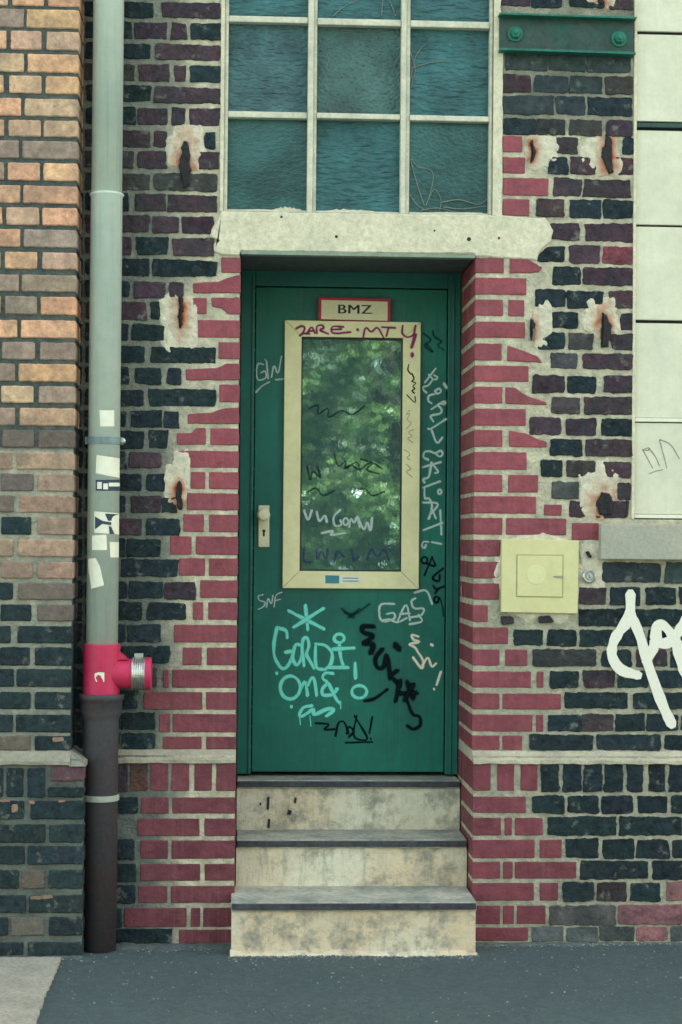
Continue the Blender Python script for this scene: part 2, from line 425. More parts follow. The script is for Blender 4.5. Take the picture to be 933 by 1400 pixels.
def stroke(bm, pts, wid, k, lift=.0008):
    """flat paint line; pts are (x, y, z) on a plane facing -Y, wid in metres"""
    L = bm.loops.layers.float_color.get('Col')
    P = [Vector(p) for p in pts]; P = catmull(P) if (P[0] - P[-1]).length < wid * 1.5 and len(P) > 6 else angular(P); n = len(P)
    dr = (P[1] - P[0]).normalized() * wid * .45; P = [P[0] - dr] + P + [P[-1] + (P[-1] - P[-2]).normalized() * wid * .45]
    n = len(P); rows = []
    for i in range(n):
        tdir = P[min(i + 1, n - 1)] - P[max(i - 1, 0)]
        s = Vector((-tdir.z, 0, tdir.x))
        if s.length > 1e-9: s.normalize()
        wv = wid * .5 * (.5 if i in (0, n - 1) else 1) * (1 + .38 * noise.noise(P[i] * 32))
        off = -(lift + k * .00012 + i * .0000045)
        rows.append([bm.verts.new(P[i] + s * wv + Vector((0, off, 0))),
                     bm.verts.new(P[i] + Vector((0, off - .00005, 0))),
                     bm.verts.new(P[i] - s * wv + Vector((0, off, 0)))])
    for i in range(n - 1):
        for j in (0, 1):
            f = bm.faces.new((rows[i][j], rows[i][j + 1], rows[i + 1][j + 1], rows[i + 1][j]))
            for l in f.loops:
                e = l.vert is rows[i][1] or l.vert is rows[i + 1][1]
                end = (i == 0 and l.vert in rows[0]) or (i == n - 2 and l.vert in rows[-1])
                v = 0.0 if (not e or end) else 1.0
                l[L] = (v, v, v, 1)

def tagmesh(name, strokes, org, y, wpx, material, parent, label=None, lift=.0008):
    """strokes in the coordinates of an enlarged crop: org = (x0, y0, scale)"""
    bm = newbm(); ox, oy, s = org
    for k, st in enumerate(strokes):
        wd = wpx
        if isinstance(st, tuple) and isinstance(st[0], (int, float)) and isinstance(st[1], list): wd, st = st
        if len(st) == 1: st = [st[0], (st[0][0] + 2, st[0][1] + 2)]
        stroke(bm, [Wp(ox + p[0] / s, oy + p[1] / s, y) for p in st], wd * .0028 * 1.28, k, lift)
    return mesh_obj(name, bm, material, parent, label=label, recalc=False)

def ring(cx, cy, rx, ry, n=9):
    return [(cx + rx * math.cos(a), cy + ry * math.sin(a)) for a in [2 * math.pi * k / n + .6 for k in range(n + 1)]]

# ------------------------------------------------------------------ ground
GZ = 0.0
def zof(py, px, y=0.0): return Wp(px, py, y).z
XJL, XJR = Wp(325.8, 735).x, Wp(647.3, 735).x          # door jambs
DY = 0.45                                              # door plane
PY = -0.04                                             # plinth face
LY = -0.20                                             # left wall face
bm = newbm()
NX, NYY = 90, 24
gx0, gx1, gy0, gy1 = -3.2, 3.2, -1.6, 0.6
def gheight(x, y):
    return GZ + .006 * noise.noise(Vector((x * 2.3, y * 2.3, 0))) + .0015 * noise.noise(Vector((x * 22, y * 22, 3)))
g = [[bm.verts.new((gx0 + (gx1 - gx0) * i / NX, gy0 + (gy1 - gy0) * j / NYY, 0)) for j in range(NYY + 1)] for i in range(NX + 1)]
for r in g:
    for v in r: v.co.z = gheight(v.co.x, v.co.y)
for i in range(NX):
    for j in range(NYY): bm.faces.new((g[i][j], g[i + 1][j], g[i + 1][j + 1], g[i][j + 1]))
o = mesh_obj('asphalt_pavement', bm, M_ASPH, smooth=True); o['kind'] = 'structure'
bm = newbm(); big = 220
vs = [bm.verts.new(p) for p in ((-big, -big, -.03), (big, -big, -.03), (big, big, -.03), (-big, big, -.03))]; bm.faces.new(vs)
o = mesh_obj('ground', bm, M_ASPH); o['kind'] = 'structure'

def ground_pt(px, py, z=0.0):
    d = ROT @ Vector(((px - 466.5) / F, -(py - 700) / F, -1)); k = (z - CAMP.z) / d.z; return CAMP + d * k

# ------------------------------------------------------------------ main building
bld = thing('brick_building', 'dark brick building with red painted brick round a graffitied green door under a grid window', 'building', (0.45, 0.2, 0))
wall = newbm()        # materials: 0 mortar, 1 dark brick, 2 far brick, 3 roofing

def rnd(c, v=.15):
    k = 1 + random.uniform(-v, v); return tuple(max(0, x * k * (1 + random.uniform(-v * .4, v * .4))) for x in c)
BLK = (.012, .021, .026); PUR = (.068, .034, .045); BRN = (.062, .044, .042)
def darkcol(px, py):
    u = random.random(); t = .35
    if px > 600 and py < 760: t = .62
    if px < 330 and py < 390: t = .6
    if px < 330 and py > 450: t = .15
    if px > 600 and py > 760: t = .25
    if u < t: return rnd(PUR if random.random() < .7 else BRN, .3)
    return rnd(BLK, .35)
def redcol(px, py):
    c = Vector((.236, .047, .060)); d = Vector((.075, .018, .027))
    f = max(0, min(1, (py - 620) / 520)) * (.85 if px < 400 else .55)  # darker towards the foot: grime, plus vignette and ambient falloff put into the colour
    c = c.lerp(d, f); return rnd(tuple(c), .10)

red = {'L': newbm(), 'R': newbm(), 'T': newbm()}
def place(side, y0, y1, spec, typ, plane=0.0, rref=None):
    ref = rref or (250 if side == 'L' else 740)
    za, zb = zof(y1, ref, plane), zof(y0, ref, plane)
    for item in spec:
        a, b = item[0], item[1]; t = item[2] if len(item) > 2 else typ
        xa, xb = Wp(a, (y0 + y1) / 2, plane).x, Wp(b, (y0 + y1) / 2, plane).x
        if t == 'r':
            back = .012
            if side == 'R' and a <= 657: xa = XJR; back = .235 if (b - a) < 50 else .115
            if side == 'L' and b >= 309: xb = XJL; back = .235 if (b - a) < 50 else .115
            if back > .02:
                yb_ = back + .011
                while yb_ < DY - .03:
                    ln = .115 if back > .2 else .235
                    ye = min(yb_ + ln, DY - .012)
                    jx = [(XJR, XJR + .05), (XJL - .05, XJL)][side == 'L']
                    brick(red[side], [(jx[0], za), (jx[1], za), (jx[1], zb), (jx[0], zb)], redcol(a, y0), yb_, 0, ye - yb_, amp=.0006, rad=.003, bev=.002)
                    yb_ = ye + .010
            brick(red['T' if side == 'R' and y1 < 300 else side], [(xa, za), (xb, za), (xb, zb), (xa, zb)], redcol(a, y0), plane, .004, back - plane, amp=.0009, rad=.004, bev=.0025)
        else:
            c = {'d': lambda: darkcol(a, y0), 'p': lambda: rnd(PUR, .2), 'k': lambda: rnd((.30, .13, .13), .15),
                 'g': lambda: rnd((.14, .15, .14), .2), 'o': lambda: rnd((.13, .055, .04), .2), 'w': lambda: rnd((.10, .09, .085), .2),
                 'R': lambda: rnd((.25, .05, .07), .1), 's': lambda: rnd((.045, .06, .062), .2)}[t]()
            am = .0034 if side == 'R' else .0030
            ja, jb, jc, jd = [random.uniform(-.0035, .0035) for _ in range(4)]; jr = random.uniform(.003, .011); GR = .003
            brick(wall, [(xa + ja - GR, za + jb - GR), (xb + jc + GR, za + jd - GR), (xb + jd * .8 + GR, zb + ja + GR), (xa + jc - GR, zb + jd + GR)], c, plane, .004 + random.uniform(-.001, .0025), .012, amp=am, rad=jr, bev=.0026, mi=1)

def poly(side, pts, typ='r', plane=0.0):
    P = [Wp(x, y, plane) for x, y in pts]
    Q = [(p.x, p.z) for p in P]
    if typ == 'r':
        # keep the jamb end on the jamb
        back = .012
        if side == 'L' and max(x for x, y in pts) > 322:
            mx = max(q[0] for q in Q); Q = [((XJL if mx - q[0] < .006 else q[0]), q[1]) for q in Q]; back = .115
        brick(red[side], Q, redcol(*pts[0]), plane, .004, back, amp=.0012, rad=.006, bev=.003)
    else:
        brick(wall, Q, darkcol(*pts[0]), plane, .004, .012, amp=.003, rad=.01, bev=.004, mi=1)

X0 = 118
Lrows = [
 (-24, -5, [(X0, 184), (190, 228), (235, 254), (261, 301)]),
 (5, 24, [(X0, 210), (222, 301, 'p')]),
 (32.6, 52.8, [(X0, 180), (185, 228), (235, 254), (261, 301)]),
 (62, 82, [(X0, 204), (214, 301, 'p')]),
 (90.5, 111.5, [(X0, 184), (190, 231, 'p'), (240, 254), (261, 301)]),
 (120, 140, [(X0, 205), (213, 300)]),
 (149, 170, [(X0, 185), (190, 229), (236, 252, 'p'), (260, 300)]),
 (181, 201.6, [(X0, 205), (211, 227, 'p'), (280, 294)]),
 (208, 230, [(X0, 183), (189, 227, 'p'), (273, 299)]),
 (238.7, 260, [(X0, 204), (211, 297)]),
 (267, 288.4, [(X0, 175), (186, 226, 'p'), (231, 297, 'p')]),
 (297, 317.7, [(X0, 204), (210, 244, 'p'), (250, 292)]),
 (326.5, 348, [(X0, 180), (188, 229), (237, 293)]),
 (356.6, 377, [(X0, 204), (211, 296)]),
 (386.4, 407, [(X0, 177), (185, 226), (232, 250)]),
 (415, 437, [(X0, 200, 'p'), (207, 219)]),
 (445, 466.5, [(X0, 175), (182, 223)]),
 (475, 495.4, [(X0, 197), (208, 295)]),
 (504, 525, [(X0, 176), (185, 221), (229, 247)]),
 (534, 555, [(X0, 196), (204, 294)]),
 (563, 584, [(X0, 172), (180, 221), (226, 244)]),
 (590, 613, [(X0, 197), (205, 229)]),
 (620, 640, [(X0, 172), (179, 220)]),
 (649, 670, [(X0, 193), (200, 227)]),
 (680, 700, [(X0, 171), (180, 219), (222, 242)]),
 (709.5, 731, [(X0, 194), (201, 245)]),
 (738, 761, [(X0, 171), (175, 219)]),
 (766, 788, [(X0, 162), (166, 215), (217, 243)]),
 (796, 818, [(X0, 174), (178, 222), (225, 267)]),
 (825, 847, [(X0, 194), (202, 253)]),
 (855, 877, [(X0, 171), (175, 220)]),
 (885, 906, [(X0, 164), (168, 232)]),
 (915, 938, [(X0, 190), (196, 214)]),
 (945, 969, [(X0, 188)]),
 (975, 996, [(X0, 164), (168, 212)]),
 (1003, 1022, [(X0, 164), (168, 212)]),
]
for i, (a, b, sp) in enumerate(Lrows):
    place('L', a, b, sp, 'd'); place('L', a, b, [(60, X0 - 6)], 'd')
red_left = [
 (351, 372, [(303, 330)]), (407, 429, [(263, 283)]), (437, 461, [(271, 330)]), (467, 490, [(299, 330)]), (525, 549, [(300, 329)]),
 (585, 608, [(288, 328)]), (616, 639, [(243, 328)]), (645, 668, [(261, 281), (286, 327)]), (674, 697, [(256, 327)]),
 (703, 727, [(251, 279), (286, 326)]), (733, 758, [(233, 262), (268, 326)]), (763, 787, [(245, 281), (286, 325)]),
 (793, 817, [(274, 325)]), (823, 847, [(264, 278), (285, 325)]), (854, 878, [(238, 323)]), (885, 909, [(250, 276), (283, 323)]),
 (915.5, 940, [(223, 231), (236, 321)]), (946, 970, [(197, 277), (282, 321)]), (976, 1001, [(218, 233), (236, 320)]),
 (1007, 1024, [(223, 276), (282, 320)]),
]
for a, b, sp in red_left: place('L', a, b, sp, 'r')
poly('L', [(264, 387), (300, 385), (318, 378), (330.5, 376), (330.5, 401), (264, 401)])
poly('L', [(289, 407), (330.5, 407), (330.5, 430), (312, 430), (302, 421), (290, 419)])
poly('L', [(254, 505), (297, 503), (310, 497), (329, 497), (329, 520), (254, 520)])
poly('L', [(257, 566), (290, 564), (307, 558), (328.5, 557), (328.5, 579.5), (257, 579.5)])
poly('L', [(242, 592), (262, 592), (268, 585), (282, 585), (282, 608), (242, 608)])

Rd = [
 (-24, -4, [(686, 755), (762, 800), (806, 864)]), (-2, 9, [(686, 724), (728, 768), (780, 826), (832, 864, 'p')]),
 (76, 96, [(692, 748, 's'), (752, 800, 's'), (803, 862, 's')]), (104, 126, [(688, 724), (732, 776, 's'), (780, 822, 's'), (828, 865)]),
 (132, 155, [(689, 756, 's'), (761, 800, 's'), (805, 864)]), (163, 184, [(690, 732), (735, 772), (780, 823), (829, 864)]),
 (187, 208, [(762, 790), (852, 866)]), (214, 237, [(750, 776), (782, 814, 'p'), (838, 866)]),
 (244, 267, [(758, 795), (799, 861)]), (273, 296, [(734, 770), (779, 821), (826, 865)]),
 (305, 327, [(754, 792), (801, 865, 'p')]), (336, 359, [(779, 820), (825, 865, 'R')]),
 (365, 388, [(756, 793), (798, 865)]), (397, 419, [(732, 773), (777, 825), (832, 866)]),
 (427, 448, [(757, 790), (848, 866)]), (456, 476, [(735, 771), (779, 810), (836, 866)]),
 (483, 503, [(755, 789, 'w'), (797, 865, 'p')]), (514, 536, [(729, 771), (777, 815), (827, 864)]),
 (543, 565, [(755, 792), (799, 864)]), (572, 594, [(725, 766), (775, 815), (824, 864)]),
 (600, 622, [(753, 795), (801, 864, 'p')]), (630, 651, [(740, 768), (775, 813), (826, 863, 'p')]),
 (660, 682, [(755, 790, 'w'), (846, 862)]), (686, 707, [(780, 800), (815, 858)]),
 (769, 795, [(825, 902, 's'), (911, 980, 's')]), (803, 825, [(793, 828), (835, 875), (884, 923), (930, 970)]),
 (833, 854, [(792, 855), (861, 945)]), (861, 882, [(704, 742), (749, 787), (794, 836), (843, 880), (887, 926), (933, 975)]),
 (889, 910, [(729, 814), (822, 862), (870, 910), (917, 957)]), (918, 939, [(753, 790), (798, 839, 'p'), (846, 886), (894, 934), (941, 980)]),
 (948, 968, [(773, 858), (866, 950), (957, 1000)]), (977, 998, [(751, 794), (796, 837), (842, 880), (886, 926), (933, 975)]),
 (1005, 1025, [(725, 810), (817, 903), (909, 990)]),
]
for a, b, sp in Rd: place('R', a, b, sp, 'd')
poly('R', [(736, 348), (748, 338), (773, 336), (772, 358), (734, 359)], 'd')
Rr = [
 (186, 208, [(687.5, 714)]), (215, 237, [(687.5, 718)]), (243, 267, [(688, 750)]), (272, 295, [(687.5, 724)]),
 (353, 374, [(650, 689)]), (380, 403, [(648, 720)]), (410, 432, [(649, 688), (695, 717)]), (440, 462, [(647, 718)]), (470, 493, [(649, 686)]),
 (500, 522, [(646, 723)]), (529, 552, [(647, 687)]), (559, 582, [(645, 719)]), (588, 611, [(645, 687)]), (618, 642, [(642, 720)]),
 (649, 673, [(641, 687), (695, 736)]), (678.5, 702, [(640, 733)]), (689, 704, [(744, 768)]), (708, 731, [(640, 687), (692, 774)]), (714, 737, [(782, 819)]),
 (738, 761, [(638, 684)]), (768, 791, [(638, 683)]), (798, 820, [(638, 682)]), (827.5, 850.5, [(638, 667)]), (858, 880.5, [(638, 695)]),
 (888, 910, [(638, 683), (691, 721)]), (918, 940, [(638, 726), (734, 743)]), (948, 969.5, [(638, 683), (687, 767)]),
 (977, 1000, [(638, 728), (733, 743)]), (1005.5, 1025, [(638, 683), (687, 714)]),
]
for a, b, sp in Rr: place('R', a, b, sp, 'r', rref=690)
for p in ([(697, 353), (722, 355), (742, 366), (736, 373), (697, 374)],
          [(694, 472), (712, 478), (735, 487), (742, 496), (693, 494)],
          [(691, 529), (704, 530), (722, 542), (747, 550), (748, 554), (691, 552)],
          [(696, 588), (718, 592), (738, 601), (748, 604), (748, 612), (696, 611)]):
    poly('R', p)

# plinth rows
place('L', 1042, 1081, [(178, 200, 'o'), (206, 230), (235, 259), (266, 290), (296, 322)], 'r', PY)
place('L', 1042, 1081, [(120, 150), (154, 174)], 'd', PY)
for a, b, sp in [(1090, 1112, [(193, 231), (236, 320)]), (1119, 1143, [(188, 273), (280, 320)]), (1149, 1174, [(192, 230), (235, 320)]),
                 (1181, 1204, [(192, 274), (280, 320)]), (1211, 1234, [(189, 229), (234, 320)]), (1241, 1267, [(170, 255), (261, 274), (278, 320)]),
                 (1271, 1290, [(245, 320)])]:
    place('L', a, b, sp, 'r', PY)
for a, b, sp in [(1090, 1112, [(120, 188)]), (1149, 1174, [(120, 184)]), (1181, 1204, [(120, 186)]), (1211, 1234, [(120, 184)]), (1241, 1267, [(110, 166)]), (1271, 1288, [(160, 235)])]:
    place('L', a, b, sp, 'd', PY)
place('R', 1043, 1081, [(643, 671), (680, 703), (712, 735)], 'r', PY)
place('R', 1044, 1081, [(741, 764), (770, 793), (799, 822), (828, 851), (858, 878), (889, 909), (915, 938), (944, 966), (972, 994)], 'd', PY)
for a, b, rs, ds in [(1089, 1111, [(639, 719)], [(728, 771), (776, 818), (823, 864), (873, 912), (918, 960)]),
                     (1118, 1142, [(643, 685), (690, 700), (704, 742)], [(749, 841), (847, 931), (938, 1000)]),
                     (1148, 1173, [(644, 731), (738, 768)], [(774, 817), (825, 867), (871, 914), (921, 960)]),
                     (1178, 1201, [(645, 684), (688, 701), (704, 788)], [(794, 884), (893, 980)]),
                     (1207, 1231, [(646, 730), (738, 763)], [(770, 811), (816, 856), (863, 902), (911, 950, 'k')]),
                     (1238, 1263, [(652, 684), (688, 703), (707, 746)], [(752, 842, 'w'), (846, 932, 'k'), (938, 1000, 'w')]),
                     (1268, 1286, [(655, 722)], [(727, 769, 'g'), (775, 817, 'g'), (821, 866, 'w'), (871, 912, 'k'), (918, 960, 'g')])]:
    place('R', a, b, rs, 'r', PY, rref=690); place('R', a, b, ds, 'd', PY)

# unseen continuation to the right, over the frame and below the boarded window
def fill(bm, xa, xb, za, zb, plane, colf, mi, off=0):
    z = za; k = off
    while z < zb - .03:
        x = xa + (.0 if k % 2 else -.125); L = .24 if k % 2 == 0 else .115
        while x < xb:
            a, b = max(x, xa), min(x + L, xb)
            if b - a > .03: brick(bm, [(a, z + .006), (b, z + .006), (b, z + .071), (a, z + .071)], colf(), plane, .004, .012, amp=.0025, rad=.008, bev=.004, mi=mi)
            x += L + .010
        z += .0833; k += 1
XE = Wp(985, 800).x; ZT = zof(-30, 500)
fill(wall, XE, 3.2, 0.02, zof(1040, 950), PY, lambda: darkcol(800, 900), 1)
fill(wall, XE, 3.2, zof(1024, 950), zof(770, 950), 0, lambda: darkcol(800, 900), 1)

# openings in the front face: (x0, x1, z0, z1)
WX0, WX1 = Wp(307, 150).x, Wp(674, 150).x
WZ0 = zof(291, 490); WZ1 = zof(-330, 490)
DZ1 = zof(349, 480)
BX0 = Wp(866.5, 400).x; BZ0 = zof(710, 870); BX1 = 3.2
openings = [(WX0, WX1, WZ0, WZ1), (XJL - .003, XJR + .003, -1, DZ1), (BX0, BX1, BZ0, WZ1)]

# mortar face as a fine, slightly uneven sheet with soot where soot is
MC, MD, MS = Vector((.57, .515, .365)), Vector((.115, .135, .118)), Vector((.16, .16, .13))
xl, xr = Wp(40, 700).x, 3.2
def mcol(x, z):
    n = noise.noise(Vector((x * 5, 1, z * 5))) * .5 + noise.noise(Vector((x * 17, 4, z * 17))) * .3
    f = max(0, min(1, (XJL - .17 - x) / .14 + n * .8))
    if z > 1.9: f *= .8
    elif z > 1.3: f *= .9
    c = MC.lerp(MD, f)
    if x > XJR and z > zof(180, 780): c = c.lerp(MS, max(0, min(1, .75 + n)))
    if x > XJR and z < zof(770, 800): c = c.lerp(Vector((.33, .32, .24)), .6)
    return c
L0 = wall.loops.layers.float_color.get('Col')
def mortar_sheet(x0, x1, z0, z1, y, step=.016, amp=.0016):
    nx, nzz = max(1, int((x1 - x0) / step)), max(1, int((z1 - z0) / step))
    V = {}
    def gv(i, j):
        if (i, j) not in V:
            x, z = x0 + (x1 - x0) * i / nx, z0 + (z1 - z0) * j / nzz
            V[i, j] = wall.verts.new((x, y - amp * (noise.noise(Vector((x * 30, y, z * 30))) + .6 * noise.noise(Vector((x * 80, y, z * 80)))), z))
        return V[i, j]
    for i in range(nx):
        for j in range(nzz):
            f = wall.faces.new((gv(i, j), gv(i + 1, j), gv(i + 1, j + 1), gv(i, j + 1)))
            for l in f.loops: l[L0] = (*mcol(l.vert.co.x, l.vert.co.z), 1)
ZL = zof(1032, 700)      # ledge height
mortar_sheet(xl, XJL - .003, ZL - .02, WZ0, 0)                    # left of door
mortar_sheet(xl, WX0, WZ0, ZT, 0)                                  # left of window
mortar_sheet(XJL - .003, XJR + .003, DZ1, WZ0, 0)                  # over the door
mortar_sheet(XJR + .003, BX0, ZL - .02, WZ0, 0)                    # right of door
mortar_sheet(WX1, BX0, WZ0, ZT, 0)
mortar_sheet(BX0, BX1, ZL - .02, BZ0, 0)
mortar_sheet(xl, XJL - .003, -.06, ZL, PY)
mortar_sheet(XJR + .003, BX1, -.06, ZL, PY)
# solid body behind (jambs, far parts, roof)
HB = 6.2
mc = tuple(MC)
box(wall, XJL - .30, XJL - .003, .004, .60, -.1, DZ1 - .0, mc)     # jamb cores
box(wall, XJR + .003, XJR + .30, .004, .60, -.1, DZ1 - .0, mc)
box(wall, XJL - .30, XJL - .0035, PY + .003, .003, -.1, ZL - .02, mc)
box(wall, XJR + .0035, XJR + .30, PY + .003, .003, -.1, ZL - .02, mc)
for x0, x1, z0, z1 in ((-7, xl, -.1, HB), (BX1, 8, -.1, HB), (xl, WX0, ZT, HB), (WX1, BX0, ZT, HB), (WX0, WX1, WZ1, HB), (BX0, BX1, WZ1, HB)):
    box(wall, x0, x1, 0.001, .30, z0, z1, mc, mi=2)
box(wall, -7, 8, .70, .80, -.1, HB, mc, mi=2)
box(wall, -7.2, 8.2, -.12, 9, HB, HB + .25, mc, mi=3)
wall_o = mesh_obj('wall', wall, [M_MORTAR, M_DARK, M_FARD, M_ROOF], bld)
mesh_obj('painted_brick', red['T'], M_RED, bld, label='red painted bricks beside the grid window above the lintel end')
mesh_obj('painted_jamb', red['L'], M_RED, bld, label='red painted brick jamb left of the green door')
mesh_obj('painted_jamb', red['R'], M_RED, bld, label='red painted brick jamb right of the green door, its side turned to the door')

# plinth ledge, a rough sloping fillet of mortar
bm = newbm(); LL = bm.loops.layers.float_color.get('Col')
def ledge(bm, x0, x1, yb, yf, zt, zb, base, seed=0):
    n = max(2, int((x1 - x0) / .02)); rows = []
    for i in range(n + 1):
        x = x0 + (x1 - x0) * i / n
        j = lambda s, a: a * noise.noise(Vector((x * 14 + s, seed, s))) + .5 * a * noise.noise(Vector((x * 50 + s, seed, s)))
        rows.append([bm.verts.new(p) for p in ((x, yb + .01, zt + .004 + j(1, .006)), (x, yb - .009 + j(2, .004), zt + j(3, .006)), (x, yf - .012 + j(4, .004), zb + .012 + j(5, .004)),
                                               (x, yf - .013 + j(6, .004), zb + j(7, .005)), (x, yf + .01, zb - .008 + j(8, .006)))])
    fs = []
    for a, b in zip(rows, rows[1:]):
        for k in range(4): fs.append(bm.faces.new((a[k], b[k], b[k + 1], a[k + 1])))
    fs.append(bm.faces.new(rows[0])); fs.append(bm.faces.new(rows[-1][::-1]))
    for f in fs:
        for l in f.loops: l[bm.loops.layers.float_color.get('Col')] = (*(Vector(base) * (1 + .3 * noise.noise(l.vert.co * 8))), 1)
ledge(bm, xl, XJL - .001, 0, PY, zof(1025, 250), zof(1041, 250), (.30, .27, .20))
ledge(bm, XJR + .001, BX1, 0, PY, zof(1027, 740), zof(1042, 740), (.42, .38, .275), 4)
mesh_obj('ledge', bm, M_PATCH, bld, smooth=False)

# lintel over the door
def W2(px, py, y=0): p = Wp(px, py, y); return (p.x, p.z)
bm = newbm()
pts = [W2(*p) for p in [(303, 289), (400, 291), (500, 292.5), (600, 293.5), (688, 294.5), (720, 297), (737, 299), (745, 297), (757, 316), (754, 330), (744, 338), (737, 346), (734, 357), (726, 355), (700, 354), (670, 352), (650, 350.5),
                        (648, 347.5), (500, 346), (331, 343.5), (327, 350), (305, 349), (292, 344), (293, 333), (300, 329), (287, 324), (289, 312), (297, 300)]]
fr = outline(pts, step=.016, amp=.0016, seed=3, rad=.004)
a = [bm.verts.new((p.x, -.003, p.y)) for p in fr]; il = inset(fr, .005); b = [bm.verts.new((p.x, -.0078, p.y)) for p in il]
for i in range(len(fr)): bm.faces.new((a[i], a[(i + 1) % len(fr)], b[(i + 1) % len(fr)], b[i]))
bmesh.ops.triangulate(bm, faces=[bm.faces.new(b)], ngon_method='EAR_CLIP')
lz = zof(347, 480)
box(bm, XJL + .001, XJR - .001, .004, DY + .12, lz + .004, lz + .16)
for px, py, r in ((460, 324, .006), (641, 327.5, .008), (682, 326, .005), (594, 316, .004), (385, 297, .005)):
    p = Wp(px, py); lathe(bm, [(r, -.0088), (r * .5, -.0086)], (p.x, 0, p.z), 'Y', 10, mi=1)
lin = mesh_obj('lintel', bm, [M_CONC, M_BLACK], bld)
bm = newbm(); box(bm, XJL + .002, XJR - .002, -.010, .035, lz - .010, lz + .003, bev=.001)
M_STRIP = surf('zinc_green', (.20, .25, .19), vary=.2, dark=(.1, .14, .12), rough=.5, big=20)
M_SOFF = surf('board_soffit', (.075, .095, .09), vary=.25, dark=(.03, .05, .05), rough=.8, bscale=60, big=8, dirt=.6, streak=.5, streakcol=(.15, .17, .15))
mesh_obj('drip_edge', bm, M_STRIP, lin)
bm = newbm(); box(bm, XJL + .002, XJR - .002, .036, DY + .02, lz - .006, lz + .003)
mesh_obj('soffit_board', bm, M_SOFF, lin)

# mortar patches with cut-off rusted iron stubs
def patch(px0, px1, py0, py1, hole, label, plane=0.0, hot=.9):
    a, b = Wp(px0, py1, plane), Wp(px1, py0, plane)
    cx, cz, rx, rz = (a.x + b.x) / 2, (a.z + b.z) / 2, (b.x - a.x) / 2, (b.z - a.z) / 2
    hp = Wp(hole[0], hole[1], plane) if hole else None
    bm = newbm(); L = bm.loops.layers.float_color.get('Col'); sd_ = random.random() * 40
    NR, NA = 9, 46; rings = []
    for r in range(NR + 1):
        u = r / NR; rg = []
        for k in range(NA):
            an = 2 * math.pi * k / NA
            e = 4.0; c, s = math.cos(an), math.sin(an)
            sup = 1 / (abs(c) ** e + abs(s) ** e) ** (1 / e)
            q = u * sup * (1 + .30 * noise.noise(Vector((c * 1.6, s * 1.6, sd_))) + .13 * noise.noise(Vector((c * 4, s * 4, sd_))) + .035 * noise.noise(Vector((c * 15, s * 15, sd_))))
            x, z = cx + rx * c * q, cz + rz * s * q
            th = .004 * (1 - u ** 2) + .0045 * noise.noise(Vector((x * 40, sd_, z * 40)))
            rg.append(bm.verts.new((x, plane - .003 - th if r < NR else plane + .002, z)))
        rings.append(rg)
    for p, q in zip(rings, rings[1:]):
        for k in range(NA):
            try: bm.faces.new((p[k], p[(k + 1) % NA], q[(k + 1) % NA], q[k]))
            except ValueError: pass
    bmesh.ops.remove_doubles(bm, verts=bm.verts, dist=.0002)
    for f in bm.faces:
        for l in f.loops:
            c = Vector((.55, .50, .375)) * (1 + .12 * noise.noise(l.vert.co * 30))
            if hp is not None:
                dx, dz = (l.vert.co.x - hp.x) / (hole[2] * .0028 * .5 + .018), (l.vert.co.z - hp.z) / (hole[3] * .0028 * .5 + .022)
                d = math.sqrt(dx * dx + dz * dz) + .45 * noise.noise(l.vert.co * 45)
                c = c.lerp(Vector((.40, .115, .045)), max(0, min(1, (1.6 - d) * .8)) * hot * (.55 + .9 * max(0, min(1, .5 + 1.6 * noise.noise(l.vert.co * 28 + Vector((3, 1, 7)))))))
            l[L] = (*c, 1)
    o = mesh_obj('mortar_patch', bm, M_PATCH, bld, label=label)
    if hole:
        bm = newbm(); w_, h_ = hole[2] * .0028 / 2, hole[3] * .0028 / 2
        k1, k2, k3 = random.uniform(-.5, .5), random.uniform(-.6, .6), random.uniform(-.5, .5)
        pts = [(hp.x - w_ * (.55 + k1), hp.z + h_), (hp.x + w_ * .5, hp.z + h_ * .9), (hp.x + w_ * (1.1 + k2), hp.z + h_ * (.15 + k3 * .5)), (hp.x + w_ * (.8 - k1), hp.z - h_ * .9), (hp.x - w_ * (.3 + k3), hp.z - h_), (hp.x - w_ * (1.1 - k2), hp.z - h_ * (.1 + k1 * .6))]
        brick(bm, pts, (.03, .03, .03), plane, .0165, .0, amp=.0058, rad=.008, bev=.005)
        mesh_obj('iron_stub', bm, M_RUST, o)
    return o
patch(227, 283, 168, 238, (254, 225, 15, 66), 'pale plaster patch left of the grid window with a long rusted stub')
patch(215, 272, 402, 479, (248, 428, 8, 46), 'pale plaster patch left of the lintel end with a thin rusted slot')
patch(224, 256, 636, 702, (246, 678, 9, 40), 'pale plaster patch left of the door handle with a dark stub')
patch(716, 764, 183, 233, (727, 208, 6, 30), 'pale plaster patch below the green beam beside red bricks')
patch(793, 851, 184, 242, (832, 213, 15, 56), 'pale plaster patch below the green beam with a wide rust mark')
patch(728, 758, 412, 475, (726.5, 450, 5, 30), 'narrow pale plaster patch right of the lintel end')
patch(797, 849, 404, 462, (825, 452, 14, 50), 'pale plaster patch beside the boarded window with an orange rust halo')
patch(789, 847, 634, 708, (826, 688, 22, 34), 'pale plaster patch above the stone sill end with a broken dark stub')
patch(795, 850, -30, 12, (822, -2, 10, 20), 'pale plaster patch above the green beam')
# render packed round the meter cover and on the plinth corner by the standpipe
patch(677, 799, 728, 856, None, 'rough render packed round the yellow cover')
patch(790, 829, 736, 812, None, 'rough render round the key switch')
patch(235, 262, 614, 668, None, 'mortar fill between black and red bricks')
# bricks knocked through the render under the cover
bm = newbm()
for p in ([(684, 842), (700, 842), (704, 852), (686, 854)], [(735, 842), (752, 841), (758, 851), (736, 853)]):
    bm = newbm(); brick(bm, [W2(*q) for q in p], (.05, .03, .04), 0, .016, .0, amp=.003, rad=.008, bev=.004)
    mesh_obj('exposed_brick', bm, M_DARK, bld)

